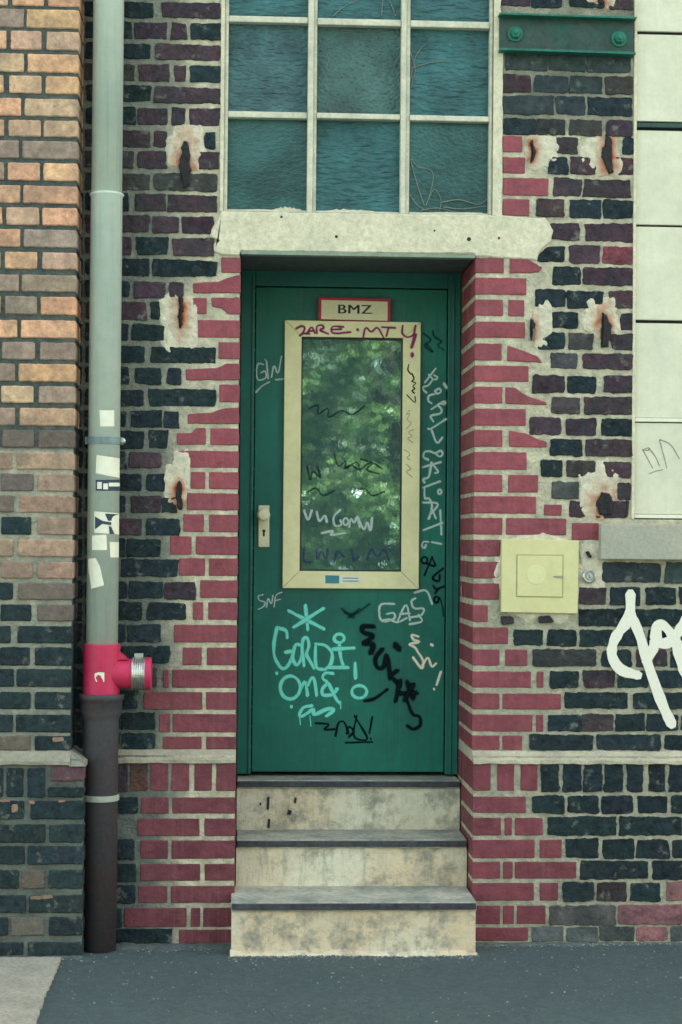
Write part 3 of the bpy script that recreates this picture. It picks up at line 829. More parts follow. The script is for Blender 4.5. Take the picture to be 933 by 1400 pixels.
# ------------------------------------------------------------------ grid window
win = thing('window', '', '', (Wp(490, 150).x, .03, WZ0)); del win['label']; del win['category']
win.parent = bld; win.matrix_parent_inverse = bld.matrix_world.inverted(); win['label'] = 'steel grid window of rippled teal panes above the door'
WY = .030
bm = newbm()
cols = [(312, 420.5), (433, 547.5), (560, 668.5)]
vx = [Wp(c, 150, WY).x for cc in cols for c in cc]
colrows = [[(-240, -118), (-108, 24), (32.5, 154), (162.5, 288)], [(-240, -114), (-104, 27.5), (36.5, 156.5), (164, 290)], [(-240, -109), (-99, 30.5), (39.5, 159.5), (167, 292)]]
FY0, FY1 = .010, .055
z_bot, z_top = WZ0 - .004, WZ1
# vertical members
box(bm, WX0, vx[0], FY0, FY1, z_bot, z_top, bev=.003)
box(bm, vx[1], vx[1] + (vx[2] - vx[1]) * .62, FY0 - .008, FY1, z_bot, z_top, bev=.004); box(bm, vx[1] + (vx[2] - vx[1]) * .64, vx[2], FY0 + .010, FY1, z_bot, z_top, bev=.002)
box(bm, vx[3], vx[3] + (vx[4] - vx[3]) * .55, FY0 - .008, FY1, z_bot, z_top, bev=.004); box(bm, vx[3] + (vx[4] - vx[3]) * .57, vx[4], FY0 + .008, FY1, z_bot, z_top, bev=.002)
box(bm, vx[5], WX1, FY0, FY1, z_bot, z_top, bev=.003)
panes = []
for ci in range(3):
    x0, x1 = vx[2 * ci], vx[2 * ci + 1]; ref = (cols[ci][0] + cols[ci][1]) / 2
    zs = [(zof(b, ref, WY), zof(a, ref, WY)) for a, b in colrows[ci]]
    box(bm, x0 + .0005, x1 - .0005, FY0 + .002, FY1 - .002, z_bot, zs[3][0], bev=.003)
    for k in range(3):
        zb_, zt_ = zs[k + 1][1], zs[k][0]
        box(bm, x0 + .0005, x1 - .0005, FY0 + .001, FY1 - .002, zb_, zt_, bev=.004)
    for k in range(4):
        panes.append((x0, x1, zs[k][0], zs[k][1], ci, k))
mesh_obj('frame', bm, M_WFRAME, win)
mix_id = {(0, 1): 2, (1, 1): 2, (2, 1): 2, (0, 2): 0, (1, 2): 1, (2, 2): 2, (0, 3): 3, (1, 3): 2, (2, 3): 3}
for x0, x1, z0, z1, ci, k in panes:
    bm = newbm(); tx, tz = random.uniform(-.003, .003), random.uniform(-.003, .003)
    v = [bm.verts.new(p) for p in ((x0 - .004, .045 - tx, z0 - .004), (x1 + .004, .045 + tx, z0 - .004), (x1 + .004, .045 + tx + tz, z1 + .004), (x0 - .004, .045 - tx + tz, z1 + .004))]
    f = bm.faces.new(v)
    r = bmesh.ops.extrude_face_region(bm, geom=[f]); bmesh.ops.translate(bm, verts=[e for e in r['geom'] if isinstance(e, bmesh.types.BMVert)], vec=(0, .004, 0))
    mesh_obj('pane', bm, M_CAST[mix_id.get((ci, k), 0)], win)
# putty and dirt lines on the lower panes
bm = newbm()
for (xa, xb, yb, h) in ((372, 412, 288, 12), (437, 512, 290, 9), (330, 372, 288, 4), (572, 660, 292, 3)):
    n = 16; pts = [(xa, yb + 1), (xb, yb + 1)] + [(xb - (xb - xa) * i / n, yb - h * .6 * (.3 + .7 * abs(noise.noise(Vector((i * .6, xa, 0))))) * math.sin(math.pi * (i + .4) / (n + .8)) - 1) for i in range(n + 1)]
    bm = newbm(); hexa(bm, [W2(*p, .0445) for p in pts], .0425, .047); mesh_obj('putty', bm, M_CONC, win)
# plastered reveal at the right of the window
bm = newbm()
p0, p1 = Wp(674.5, 150), Wp(687, 150)
ed = [(p0.x, zof(295, 680)), (p1.x + .001, zof(296, 680))] + [(p1.x + .006 * noise.noise(Vector((0, 3, i * .7))) - (.008 if i > 18 else 0), zof(296 - i * 13, 680)) for i in range(1, 27)] + [(p0.x, zof(296 - 26 * 13, 680))]
hexa(bm, ed, -.007, .05)
mesh_obj('reveal_plaster', bm, M_CONC, win); bm = newbm()
q0, q1 = Wp(301.5, 150).x, Wp(306.6, 150).x
hexa(bm, [(q0 + .002, zof(289, 305)), (q1, zof(289, 305)), (q1, ZT), (q0, ZT)], -.005, .03)
mesh_obj('reveal_plaster', bm, M_CONC, win)

# ------------------------------------------------------------------ boarded window with its sill
bw = thing('boarded_window', '', '', (Wp(900, 400).x, .02, BZ0)); del bw['category']
bw.parent = bld; bw.matrix_parent_inverse = bld.matrix_world.inverted(); bw['label'] = 'window boarded with cream painted panels at the right edge'
PX0 = Wp(869.5, 400).x
for a, b in ((-90, 41.5), (46, 165), (177.5, 306.5), (309.5, 437), (441.5, 571), (578, 703)):
    bm = newbm(); box(bm, PX0, BX1 - .05, .012 + random.uniform(-.002, .002), .03, zof(b, 900), zof(a, 900), bev=.003)
    mesh_obj('panel', bm, M_PANEL, bw)
bm = newbm(); box(bm, BX0 - .004, PX0 - .001, -.006, .06, BZ0, ZT + .3, bev=.003)
box(bm, PX0, BX1, .034, .06, BZ0, ZT + .3, mi=1)
mesh_obj('frame', bm, [M_CONC, M_BLACK], bw)
bm = newbm()
for y in (574, 706): box(bm, PX0 + .001, BX1 - .04, .004, .03, zof(y + 2.5, 900), zof(y - 2.5, 900), bev=.001)
mesh_obj('rail', bm, M_WHITE, bw)
bm = newbm(); box(bm, PX0 + .001, BX1 - .04, .006, .03, zof(173.5, 900), zof(167.5, 900), bev=.001)
mesh_obj('gap_strip', bm, M_BEAM, bw)
tagmesh('scribble', [[(640, 405), (690, 385), (685, 410), (640, 405)], [(645, 410), (715, 540)], [(690, 395), (740, 460), (765, 525)], [(765, 330), (820, 540)], [(770, 330), (850, 360), (910, 470)], [(690, 580), (740, 560), (790, 552)]],
        (760, 540, 5.393), .010, 1.6, P_GREY, bw)
bm = newbm()
sp = [Wp(822, 716, -.05), Wp(1005, 766, -.05)]
box(bm, sp[0].x, BX1, -.05, .03, sp[1].z, sp[0].z, bev=.004)
mesh_obj('window_sill', bm, M_SILL, bw)

# ------------------------------------------------------------------ steel channel beam
bm = newbm(); BY = -.055
def bq(p): return [W2(*q, BY) for q in p]
hexa(bm, bq([(683.5, 17), (871, 23), (871, 25.5), (683.5, 19.5)]), BY, .02, mi=1)
hexa(bm, bq([(684, 65), (869.5, 71), (869.5, 74), (684, 68)]), BY, .02, mi=1)
hexa(bm, bq([(685, 19), (869.5, 25), (869.5, 71.5), (685, 65.5)]), BY + .040, BY + .050)
beam = mesh_obj('steel_beam', bm, [M_BEAM, M_FLANGE], bld, label='green painted steel channel beam bolted above the right jamb')
for px, py in ((706.5, 43), (849, 50)):
    bm = newbm(); p = Wp(px, py, BY)
    lathe(bm, [(.030, BY + .036), (.030, BY + .031), (.024, BY + .030)], (p.x, 0, p.z), 'Y', 18)
    lathe(bm, [(.021, BY + .031), (.021, BY + .016), (.017, BY + .012), (.009, BY + .011), (.008, BY + .003)], (p.x, 0, p.z), 'Y', 6)
    mesh_obj('bolt', bm, M_FLANGE, beam)

# ------------------------------------------------------------------ door
bm = newbm()
y0 = DY - .01
dL, dR = XJL + .002, XJR - .002
dTop = lz - .004; dBot = zof(1058, 470, DY)
fx0, fx1 = Wp(346, 735, DY).x, Wp(610.5, 735, DY).x
fzt = zof(393, 480, DY)
box(bm, dL, fx0, y0, DY + .06, dBot, dTop, bev=.003); box(bm, fx1, dR, y0, DY + .06, dBot, dTop, bev=.003)
box(bm, fx0 + .0005, fx1 - .0005, y0, DY + .06, fzt, dTop, bev=.003)
box(bm, fx0 - .012, fx0 - .004, y0 - .006, y0 + .002, dBot + .001, dTop - .02, bev=.002)
box(bm, fx1 + .018, fx1 + .026, y0 - .006, y0 + .002, dBot + .001, dTop - .02, bev=.002)
mesh_obj('door_frame', bm, M_GFRAME, bld, label='green steel frame of the door')
door = thing('door', '', '', (Wp(470, 1050, DY).x, DY, dBot)); del door['category']
door['label'] = 'green metal door with a glazed panel and spray tags'; door.parent = bld; door.matrix_parent_inverse = bld.matrix_world.inverted()
LFY = DY + .004                                 # leaf face
gx0_, gx1_ = Wp(411, 620, LFY).x, Wp(549.5, 620, LFY).x
gz0_, gz1_ = zof(781, 480, LFY), zof(462, 480, LFY)
bm = newbm()
a0, a1, b0, b1 = fx0 + .004, fx1 - .004, dBot + .008, fzt - .004
box(bm, a0, gx0_, LFY, LFY + .045, b0, b1, bev=.002); box(bm, gx1_, a1, LFY, LFY + .045, b0, b1, bev=.002)
box(bm, gx0_ - .001, gx1_ + .001, LFY + .0004, LFY + .045, b0 + .0005, gz0_); box(bm, gx0_ - .001, gx1_ + .001, LFY + .0004, LFY + .045, gz1_, b1 - .0005)
mesh_obj('leaf', bm, M_GREEN, door)
# glazing frame, four mitred lengths
ox0, ox1 = Wp(388, 620, LFY).x, Wp(573.5, 620, LFY).x
oz0, oz1 = zof(804.5, 480, LFY), zof(440, 480, LFY)
bm = newbm(); gy = LFY - .022; gp = .0006
O = [(ox0, oz0), (ox1, oz0), (ox1, oz1), (ox0, oz1)]; I = [(gx0_, gz0_), (gx1_, gz0_), (gx1_, gz1_), (gx0_, gz1_)]
for k in range(4):
    j = (k + 1) % 4; c = [O[k], O[j], I[j], I[k]]
    mxx = sum(p[0] for p in c) / 4; mzz = sum(p[1] for p in c) / 4
    sh = [(p[0] + (gp if k % 2 == 0 and p[0] < mxx else -gp if k % 2 == 0 else 0), p[1] + (gp if k % 2 == 1 and p[1] < mzz else -gp if k % 2 == 1 else 0)) for p in c]
    hexa(bm, sh, gy, LFY - .0005, bev=.0022)
gf = mesh_obj('glazing_frame', bm, M_CREAM, door)
bm = newbm()
for (xa, xb, za, zb) in ((gx0_, gx0_ + .006, gz0_, gz1_), (gx1_ - .006, gx1_, gz0_, gz1_), (gx0_ + .006, gx1_ - .006, gz0_, gz0_ + .006), (gx0_ + .006, gx1_ - .006, gz1_ - .007, gz1_)):
    box(bm, xa + .0004, xb - .0004, gy + .006, LFY + .008, za + .0004, zb - .0004)
mesh_obj('gasket', bm, M_BLACK, door)
bm = newbm(); box(bm, gx0_ + .0012, gx1_ - .0012, LFY + .002, LFY + .008, gz0_ + .0012, gz1_ - .0012)
mesh_obj('pane', bm, M_GLASS, door)
# cream label on the frame
bm = newbm(); q = [W2(*p, gy) for p in ((444, 798), (493, 799), (493, 786.5), (444, 785.5))]
hexa(bm, q, gy - .0006, gy + .0005); q = [W2(*p, gy) for p in ((445, 797.5), (464, 797.8), (464, 786.8), (445, 786.4))]
hexa(bm, q, gy - .0010, gy, mi=1)
for yy_ in (790, 794): hexa(bm, [W2(*p, gy) for p in ((469, yy_ + 1), (490, yy_ + 1.3), (490, yy_), (469, yy_ - .3))], gy - .0010, gy, mi=1)
mesh_obj('sticker', bm, [M_WHITE, M_TEALINK], door)
# handle plate, knob, keyhole
bm = newbm(); p = [W2(*q, LFY) for q in ((353.5, 748), (368.5, 748), (368.5, 691), (353.5, 691))]
hexa(bm, p, LFY - .008, LFY - .0002, bev=.003)
kp = Wp(360.5, 704, LFY); kz = Wp(361, 726, LFY)
lathe(bm, [(.012, LFY - .007), (.011, LFY - .03), (.020, LFY - .036), (.026, LFY - .046), (.026, LFY - .056), (.020, LFY - .064), (.008, LFY - .066)], (kp.x, 0, kp.z), 'Y', 28)
lathe(bm, [(.0065, LFY - .0086), (.0062, LFY - .0084)], (kz.x, 0, kz.z), 'Y', 16, mi=1)
box(bm, kz.x - .004, kz.x + .004, LFY - .0084, LFY - .007, kz.z - .022, kz.z - .003, mi=1)
mesh_obj('handle', bm, [M_HARD, M_BLACK], door)

C3 = (320, 800, 2.9156)
tagmesh('graffiti_tag', [[(285, 80), (295, 178)], [(218, 102), (360, 175)], [(358, 92), (238, 168)],
  [(213, 210), (210, 178), (171, 170)], [(172, 168), (159, 230), (159, 285), (190, 337), (214, 326), (232, 290), (236, 262), (205, 268)], [(268, 240), (245, 232), (232, 290), (248, 324), (268, 300), (275, 262)],
  [(280, 322), (270, 250), (276, 212), (293, 207), (301, 240), (287, 276), (302, 300), (320, 332)], [(326, 240), (324, 300), (330, 334), (364, 336)], [(364, 336), (388, 316), (395, 270), (366, 238), (326, 234)],
  [(420, 230), (425, 290), (440, 330)], ring(420, 212, 20, 17), [(395, 255), (480, 250)], [(372, 328), (456, 328)],
  ring(225, 408, 40, 46), [(262, 425), (285, 372), (294, 440)], [(295, 400), (310, 365), (322, 375), (330, 440)], [(396, 352), (362, 348), (350, 372), (378, 388), (352, 410), (350, 440), (396, 438), (412, 412)], [(378, 392), (410, 460), (424, 470)],
  [(312, 480), (275, 485), (258, 520), (272, 525), (322, 488), (312, 522), (376, 490), (405, 495), (368, 522)], (1.8, [(262, 520), (265, 556)]), (1.8, [(303, 520), (307, 562)]), (1.8, [(425, 462), (426, 492)]),
  [(483, 310), (485, 372)], ring(500, 425, 30, 25), [(170, 350)], [(228, 483)]], C3, LFY, 5.2, P_TURQ, door, 'turquoise spray tag with a star reading GORDI ONE!')
tagmesh('graffiti_tag', [[(640, 75), (577, 72), (582, 150), (645, 135), (640, 108), (610, 115)], [(650, 150), (688, 62), (702, 140)], [(662, 115), (702, 112)], [(724, 52), (705, 62), (716, 96), (762, 90), (750, 122), (705, 128)],
  [(720, 30), (770, 15), (790, 75)], [(590, 142), (622, 134), (650, 152), (690, 130)], [(700, 156), (757, 146), (735, 118)]], C3, LFY, 3.6, P_SILV, door, 'silver outline tag under the pane')
tagmesh('graffiti_tag', [[(558, 165), (508, 163), (512, 190), (568, 202), (500, 236), (562, 232), (545, 272)], (9, [(642, 238), (660, 256)]), [(592, 255), (560, 292), (570, 332), (600, 330), (606, 270), (616, 300), (622, 372)],
  [(652, 340), (622, 362), (664, 400)], [(662, 380), (645, 462)], [(690, 385), (716, 452)], [(662, 432), (730, 430)], [(715, 395), (680, 460)], (5, [(690, 460), (712, 520), (742, 520), (746, 560), (715, 577), (690, 560)]), (5, [(520, 462), (560, 455), (612, 415)])],
  C3, LFY, 7.6, P_BLACK, door, 'large black spray tag with an asterisk')
tagmesh('graffiti_tag', [[(736, 205), (705, 195), (716, 220), (746, 226), (690, 235), (722, 246), (736, 270)], [(714, 288), (752, 340), (757, 300), (730, 262)], [(752, 320), (774, 280), (788, 330), (806, 312)], [(825, 345), (808, 398)], [(785, 236), (793, 240)], [(797, 413)]],
  C3, LFY, 3.6, P_CREAM, door, 'cream spray tag beside the black tag')
tagmesh('graffiti_tag', [[(325, 550), (388, 553), (352, 578), (402, 574)], [(405, 602), (415, 546), (440, 540), (457, 592)], [(450, 592), (457, 558), (482, 582), (458, 606)], [(490, 520), (470, 612), (542, 622), (505, 560), (480, 520)], [(552, 525), (540, 590)], [(545, 612)], [(445, 628), (552, 625)]],
  C3, LFY, 3.0, P_MARK, door, 'thin black marker tag low on the door')
tagmesh('graffiti_tag', [[(118, 38), (95, 42), (100, 62), (126, 66), (120, 86), (98, 96)], [(130, 88), (136, 45), (150, 82), (156, 40)], [(160, 88), (166, 38), (192, 28)], [(165, 62), (186, 56)]], C3, LFY, 1.8, P_SOFT, door, 'small pale scribble at the lower left of the frame')
tagmesh('graffiti_tag', [[(430, 95), (470, 120), (500, 95)], [(455, 130), (495, 110), (540, 75)], [(440, 110), (480, 130)]], C3, LFY, 4.5, P_FAINT, door, 'faded dark scribble under the pane')
C1 = (320, 380, 2.9156)
tagmesh('graffiti_tag', [[(118, 345), (92, 338), (90, 412), (132, 400), (126, 368), (108, 378)], [(137, 402), (130, 330)], [(150, 396), (160, 340), (176, 392), (190, 312)], [(88, 456), (112, 430), (142, 414)], [(124, 325)], [(166, 406), (202, 402)]], C1, LFY, 2.4, P_SOFT, door, 'pale outline tag left of the pane')
C5 = (540, 440, 6.364)
tagmesh('graffiti_tag', [[(356, 405), (262, 528)], [(295, 460), (345, 512), (380, 482), (340, 465)], [(332, 500), (290, 560), (245, 562), (250, 596), (277, 616)], (5.5, [(428, 540), (452, 572)]), [(350, 600), (390, 575), (406, 612), (365, 630), (350, 600)],
  [(345, 628), (290, 642), (290, 692), (322, 710)], [(318, 762), (420, 692), (446, 700), (430, 722), (400, 708), (370, 722), (412, 762), (400, 802), (300, 815), (336, 868)], [(446, 845), (310, 936), (288, 930)], [(320, 940), (365, 1072), (416, 1004)],
  [(292, 1200), (245, 1180), (255, 1130), (310, 1124), (350, 1150), (400, 1114), (422, 1150), (390, 1180), (350, 1140)], [(240, 1266), (402, 1220)], [(320, 1222), (300, 1360), (240, 1365), (260, 1400)], [(330, 1240), (386, 1310), (348, 1316)]],
  C5, LFY, 3.4, P_SILV, door, 'silver vertical lettering right of the pane, upper part')
C6 = (560, 640, 5.8375)
tagmesh('graffiti_tag', [[(165, 0), (156, 80), (105, 86), (116, 112)], [(246, 105), (108, 156)], ring(242, 190, 14, 18), [(120, 150), (120, 250), (160, 236), (186, 310), (154, 406)], [(105, 275), (250, 275), (165, 372)], [(175, 320), (212, 402)], [(246, 335), (256, 530)], [(266, 435), (110, 496)], [(178, 590), (256, 605)],
  [(152, 590), (110, 584), (95, 622), (120, 642), (132, 612)]], C6, LFY, 3.4, P_SILV, door, 'silver vertical lettering right of the pane, lower part')
tagmesh('graffiti_tag', [ring(120, 735, 24, 26), [(180, 710), (216, 792), (138, 762)], [(120, 856), (182, 708)], [(270, 800), (168, 880), (240, 912), (242, 850)], [(190, 938), (210, 972), (276, 944)], [(232, 958), (205, 1000)], ring(215, 1050, 18, 24), (2, [(240, 1030), (268, 1110), (270, 1182)])],
  C6, LFY, 3.2, P_BLACK, door, 'small black tag right of the frame corner')
tagmesh('graffiti_tag', [[(250, 100), (330, 162), (240, 202), (350, 282), (282, 200)], [(330, 80), (340, 132), (422, 172), (360, 202), (432, 252)]], C5, LFY, 3.6, P_FAINT, door, 'faded black scribble at the upper right')
C7 = (400, 430, 4.911)
tagmesh('graffiti_tag', [[(25, 95), (60, 75), (86, 85), (75, 120), (38, 152), (75, 125), (116, 130)], [(95, 132), (130, 75), (152, 126)], [(108, 114), (145, 108)], [(166, 128), (160, 76), (202, 70), (215, 92), (175, 104), (242, 130)], [(345, 84), (262, 76), (262, 132), (392, 118)], [(262, 102), (330, 98)], (4, [(436, 102), (441, 104)]),
  [(474, 162), (490, 76), (530, 126), (570, 76), (612, 156)], [(600, 85), (692, 90)], [(646, 90), (630, 146)], [(740, 75), (734, 130), (770, 156), (815, 140), (826, 75)], (4.5, [(826, 135), (800, 222)]), (5, [(803, 262), (805, 280)])],
  C7, gy, 2.9, P_MAG, door, 'magenta marker letters ZARE MTU! along the top of the pane frame')
tagmesh('graffiti_tag', [[(122, 370), (110, 422), (142, 456)], [(150, 450), (172, 500), (140, 520), (192, 530), (150, 562), (182, 580), (144, 600), (172, 622)], [(104, 635), (182, 716), (176, 650)]], C5, gy, 1.7, P_MARK, door, 'small black signature on the right side of the pane frame')
tagmesh('graffiti_tag', [[(130, 770), (90, 812), (142, 790), (100, 850), (152, 880), (100, 930)], [(165, 935), (110, 960), (160, 1000), (100, 1012), (160, 1052)], [(80, 1112), (142, 1150), (100, 1180), (130, 1200)], [(100, 1240), (150, 1282), (90, 1302), (152, 1352)]], C5, gy, 1.3, P_GREY, door, 'faded grey scrawl down the right side of the pane frame')
C2 = (320, 600, 2.9156); GYF = LFY + .002
tagmesh('graffiti_tag', [[(280, 285), (296, 332), (311, 284)], [(330, 290), (340, 336), (364, 300), (371, 332)], [(424, 283), (395, 310), (400, 350), (432, 344), (424, 324)], ring(446, 330, 10, 14), [(460, 352), (466, 312), (480, 340), (490, 306), (502, 352)], [(492, 310), (520, 372), (531, 322), (545, 378), (551, 314)], [(350, 376), (402, 364), (378, 386), (442, 375)]],
  C2, GYF, 3.4, P_SOFT, door, 'white lettering on the glass')
tagmesh('graffiti_tag', [[(292, 110), (305, 176), (312, 120), (352, 166), (332, 108)]], C2, GYF, 3.0, P_FAINT, door, 'black scribble at the left of the glass')
tagmesh('graffiti_tag', [[(440, 118), (470, 100), (500, 130), (545, 88), (592, 120)]], C2, GYF, 3.0, P_FAINT, door, 'black scribble at the right of the glass')
tagmesh('graffiti_tag', [[(280, 430), (276, 492), (310, 492)], [(330, 440), (332, 490), (350, 440), (368, 490), (372, 440)], [(400, 490), (410, 440), (440, 470)], [(470, 440), (475, 490), (500, 470)], [(530, 480), (550, 430), (570, 480), (600, 430), (620, 490)]], C2, GYF, 2.6, P_BLUE, door, 'blue marker scrawl along the foot of the glass')

for lab, st in (('black looping scrawl across the upper glass', [[(300, 40), (340, 20), (330, 70), (380, 30), (372, 84), (430, 40), (470, 70), (520, 30)]]),
                ('black slanting lettering in the middle of the glass', [[(400, 60), (415, 118), (450, 80), (440, 128), (492, 84), (505, 130)], [(505, 80), (560, 96), (520, 124), (580, 140)]]),
                ('thin black arcs low on the glass', [[(290, 215), (330, 190), (352, 232), (402, 205)], [(470, 220), (520, 190), (548, 232), (600, 210)]])):
    tagmesh('graffiti_tag', st, (320, 545 if 'upper' in lab else 600, 2.9156), GYF, 2.6, P_FAINT, door, lab)

# big white tag on the wall, small white tag on the jamb
C8 = (660, 680, 3.4176)
tagmesh('wall_graffiti', [[(690, 452), (690, 560), (612, 660), (598, 740), (640, 808), (722, 830)], [(690, 545), (738, 650), (764, 760), (838, 968), (882, 1058)], [(808, 685), (810, 600), (832, 588), (870, 620), (960, 760)], [(800, 680), (872, 684), (930, 610), (990, 500)], [(800, 700), (765, 760)], [(905, 690), (930, 790), (985, 900)]],
        C8, -.0045, 11, P_WHITE, bld, 'big white spray letters on the dark bricks below the sill', lift=.0052)
bm = newbm()
for k, st in enumerate(([(.300, 1.330), (.306, 1.365)], [(.326, 1.335), (.318, 1.350), (.332, 1.362), (.318, 1.372), (.330, 1.345)])):
    P = catmull([Vector((XJR - .006 - k * .0004, p[0], p[1] - .02)) for p in st]); L = bm.loops.layers.float_color.get('Col'); rows = []
    for i, p in enumerate(P): rows.append([bm.verts.new(p + Vector((-.00001 * i, 0, .006))), bm.verts.new(p + Vector((-.00001 * i, 0, -.006)))])
    for a, b in zip(rows, rows[1:]):
        f = bm.faces.new((a[0], b[0], b[1], a[1]))
        for l in f.loops: l[L] = (1, 1, 1, 1)
mesh_obj('jamb_graffiti', bm, P_CREAM, bld, recalc=False)

# ------------------------------------------------------------------ steps
stp = thing('door_steps', 'three worn pale concrete steps with dark nosings under the green door', 'steps', (Wp(480, 1300, -.22).x, 0, 0))
def stepmesh(x0, x1, yf, yb, zt, zb, nose, lipx, overlap):
    bm = newbm(); n = 60; L = (x1 - x0)
    j = lambda x, z, s: .0025 * noise.noise(Vector((x * 14, s, z * 14))) + .0014 * noise.noise(Vector((x * 45, s, z * 45)))
    prof = [(zb, 0)] + [(zb + (zt - .034 - zb) * k / 7, 0) for k in range(1, 8)]
    rows = []
    for i in range(n + 1):
        x = x0 + L * i / n; r = []
        for z, _ in prof: r.append(bm.verts.new((x, yf + j(x, z, 1), z)))
        rows.append(r)
    for a, b in zip(rows, rows[1:]):
        for k in range(len(prof) - 1): bm.faces.new((a[k], b[k], b[k + 1], a[k + 1]))
    # sides and body behind the riser face
    box(bm, x0 + .001, x1 - .001, yf + .003, yb, zb, zt - .034)
    o = mesh_obj('step', bm, M_STEP, stp)
    bm = newbm(); box(bm, x0 - lipx, x1 + lipx, yf - overlap + .004, yb, zt - .033, zt, bev=.004)
    mesh_obj('tread', bm, M_TREAD, o)
    bm = newbm(); box(bm, x0 - lipx + .002, x1 + lipx - .002, yf - overlap - .003, yf - overlap + .012, zt - .027, zt - .001 - .0025, bev=.003)
    mesh_obj('nosing', bm, M_NOSE, o)
S1Y, S2Y, S3Y = -.215, .095, .335
s1a, s1b = Wp(316.5, 1270, S1Y).x, Wp(650.5, 1270, S1Y).x
z1, z2, z3 = zof(1233, 480, S1Y), zof(1147.5, 480, S2Y), zof(1066.5, 480, S3Y)
stepmesh(s1a, s1b, S1Y, .60, z1, -.05, 0, .002, .014)
stepmesh(XJL + .004, XJR - .004, S2Y, .60, z2, z1 - .02, 0, -.001, .014)
stepmesh(XJL + .004, XJR - .004, S3Y, .60, min(z3, dBot - .002), z2 - .02, 0, -.001, .012)
# scars on the top riser and crumbs at the foot of the flight
bm = newbm()
for (a, b, c, d) in ((365, 1089, 368, 1106), (366, 1119, 369, 1131), (402, 1090, 405, 1097), (393, 1107, 398, 1113), (355, 1097, 357, 1100)):
    bm = newbm(); hexa(bm, [W2(*p, S3Y) for p in ((a, d), (c, d + 1), (c + 1, b + 1), (a + 1, b))], S3Y - .0045, S3Y); mesh_obj('scar', bm, M_BLACK, stp)
bm = newbm()
ft = [(x, -.235 - .03 * abs(noise.noise(Vector((x * 9, 2, 0)))) - .012 * noise.noise(Vector((x * 30, 5, 0)))) for x in [s1a - .004 + (s1b - s1a + .01) * i / 50 for i in range(51)]]
tp = [bm.verts.new((x, -.214, .014 + .014 * noise.noise(Vector((x * 12, 8, 0))))) for x, y in ft]
bt = [bm.verts.new((x, y, -.004)) for x, y in ft]
md = [bm.verts.new((x, y * .55 - .214 * .45, .007 + .006 * noise.noise(Vector((x * 20, 1, 0))))) for x, y in ft]
for i in range(50):
    bm.faces.new((tp[i], tp[i + 1], md[i + 1], md[i])); bm.faces.new((md[i], md[i + 1], bt[i + 1], bt[i]))
mesh_obj('foot_fillet', bm, M_STEP, stp)

# ------------------------------------------------------------------ left wall
lw = thing('brick_wall', 'orange brown brick wall left of the grey downpipe, blackened towards its foot', 'wall', (Wp(50, 1300, LY).x, LY, 0))
bm = newbm(); LPY = LY - .035
EX = Wp(101, 700, LY).x; EXP = Wp(114, 1200, LPY).x
rowsL = [(-46, -22, [(-40, 33), (38, 110)]), (-16, 8.5, [(-28, 11), (17, 60), (66, 110)]), (13, 38.5, [(-42, 33), (37, 110)]), (43, 68, [(-36, 9), (15, 57), (64, 109)]), (74, 99, [(-42, 33), (38, 108)]), (104, 128, [(-40, 5), (13, 57), (63, 107)]),
 (135, 159, [(-45, 29), (34, 107)]), (164.6, 187, [(-38, 6), (12, 56), (60, 107)]), (193, 217, [(-45, 26), (31, 106)]), (223, 247, [(-38, 6), (11, 55), (60, 105)]), (254, 278, [(-45, 28), (32, 104)]), (284, 308, [(-40, 3), (9, 54), (58, 104)]),
 (314, 338, [(-45, 28), (33, 103)]), (345, 368, [(-40, 1), (7, 51), (58, 103)]), (376, 399, [(-45, 26), (30, 102)]), (405.6, 430, [(-40, 1), (7, 51), (56, 99)]), (438, 462, [(-45, 24), (29, 100)]), (468, 492, [(-42, -3), (3, 48), (55, 99)]),
 (497.5, 521.6, [(-50, 21), (26, 98)]), (528, 551, [(-42, -4), (2, 46), (53, 98)]), (558, 582, [(-50, 21), (27, 97)]), (588, 612, [(-42, -4), (3, 47), (53, 97)]), (619, 642, [(-55, 17), (23, 97)]), (648, 671.6, [(-45, -5), (1, 46), (52, 95)]),
 (678, 701, [(-55, 19), (27, 95)]), (707, 731, [(-45, -5), (2, 43), (51, 95)]), (737.5, 761, [(-55, 18), (25, 94)]), (768, 791, [(-45, -5), (1, 45), (51, 93)]), (797, 820, [(-55, 18), (25, 94)]), (826.6, 849, [(-45, -5), (1, 43), (51, 94)]),
 (856, 879.5, [(-55, 15), (24, 94)]), (885, 910, [(-45, -5), (0, 41), (48, 92)]), (914.6, 939, [(-55, 19), (23, 92)]), (946, 969.6, [(-45, -6), (0, 42), (48, 92)]), (977, 1001, [(-55, 18), (22, 91)]), (1006, 1026, [(-45, -6), (0, 42), (48, 91)])]
OR, TN, BR, DK = (.66, .36, .20), (.54, .335, .21), (.125, .10, .082), (.020, .032, .036)
EXr = {}
for y0r, y1r, sp in rowsL:
    za, zb = zof(y1r, 55, LY), zof(y0r, 55, LY); ym = (y0r + y1r) / 2
    for a, b in sp:
        u = random.random()
        if ym < 560: c = OR if u < .55 else TN if u < .82 else (.30, .215, .16)
        elif ym < 860:
            k = (ym - 560) / 340
            c = TN if u < .42 - .9 * k else (.34, .22, .155) if u < .74 - .75 * k else BR if (u < .95 - .42 * k or k < .45) else DK
        else: c = BR if u < .15 else DK
        xa, xb = Wp(a, ym, LY).x, Wp(b, ym, LY).x; back = .012
        if b > 88: xb = EX; back = .205 if b - a < 50 else .115
        brick(bm, [(xa, za), (xb, za), (xb, zb), (xa, zb)], rnd(c, .14), LY, .004, back, amp=.0013, rad=.006, bev=.004, mi=3 if c is DK else 1)
        if b > 88 and back < .2: brick(bm, [(xb - .2, za), (xb, za), (xb, zb), (xb - .2, zb)], rnd(c, .14), LY + .130, .0, .08, amp=.0013, rad=.006, bev=.003, mi=1)
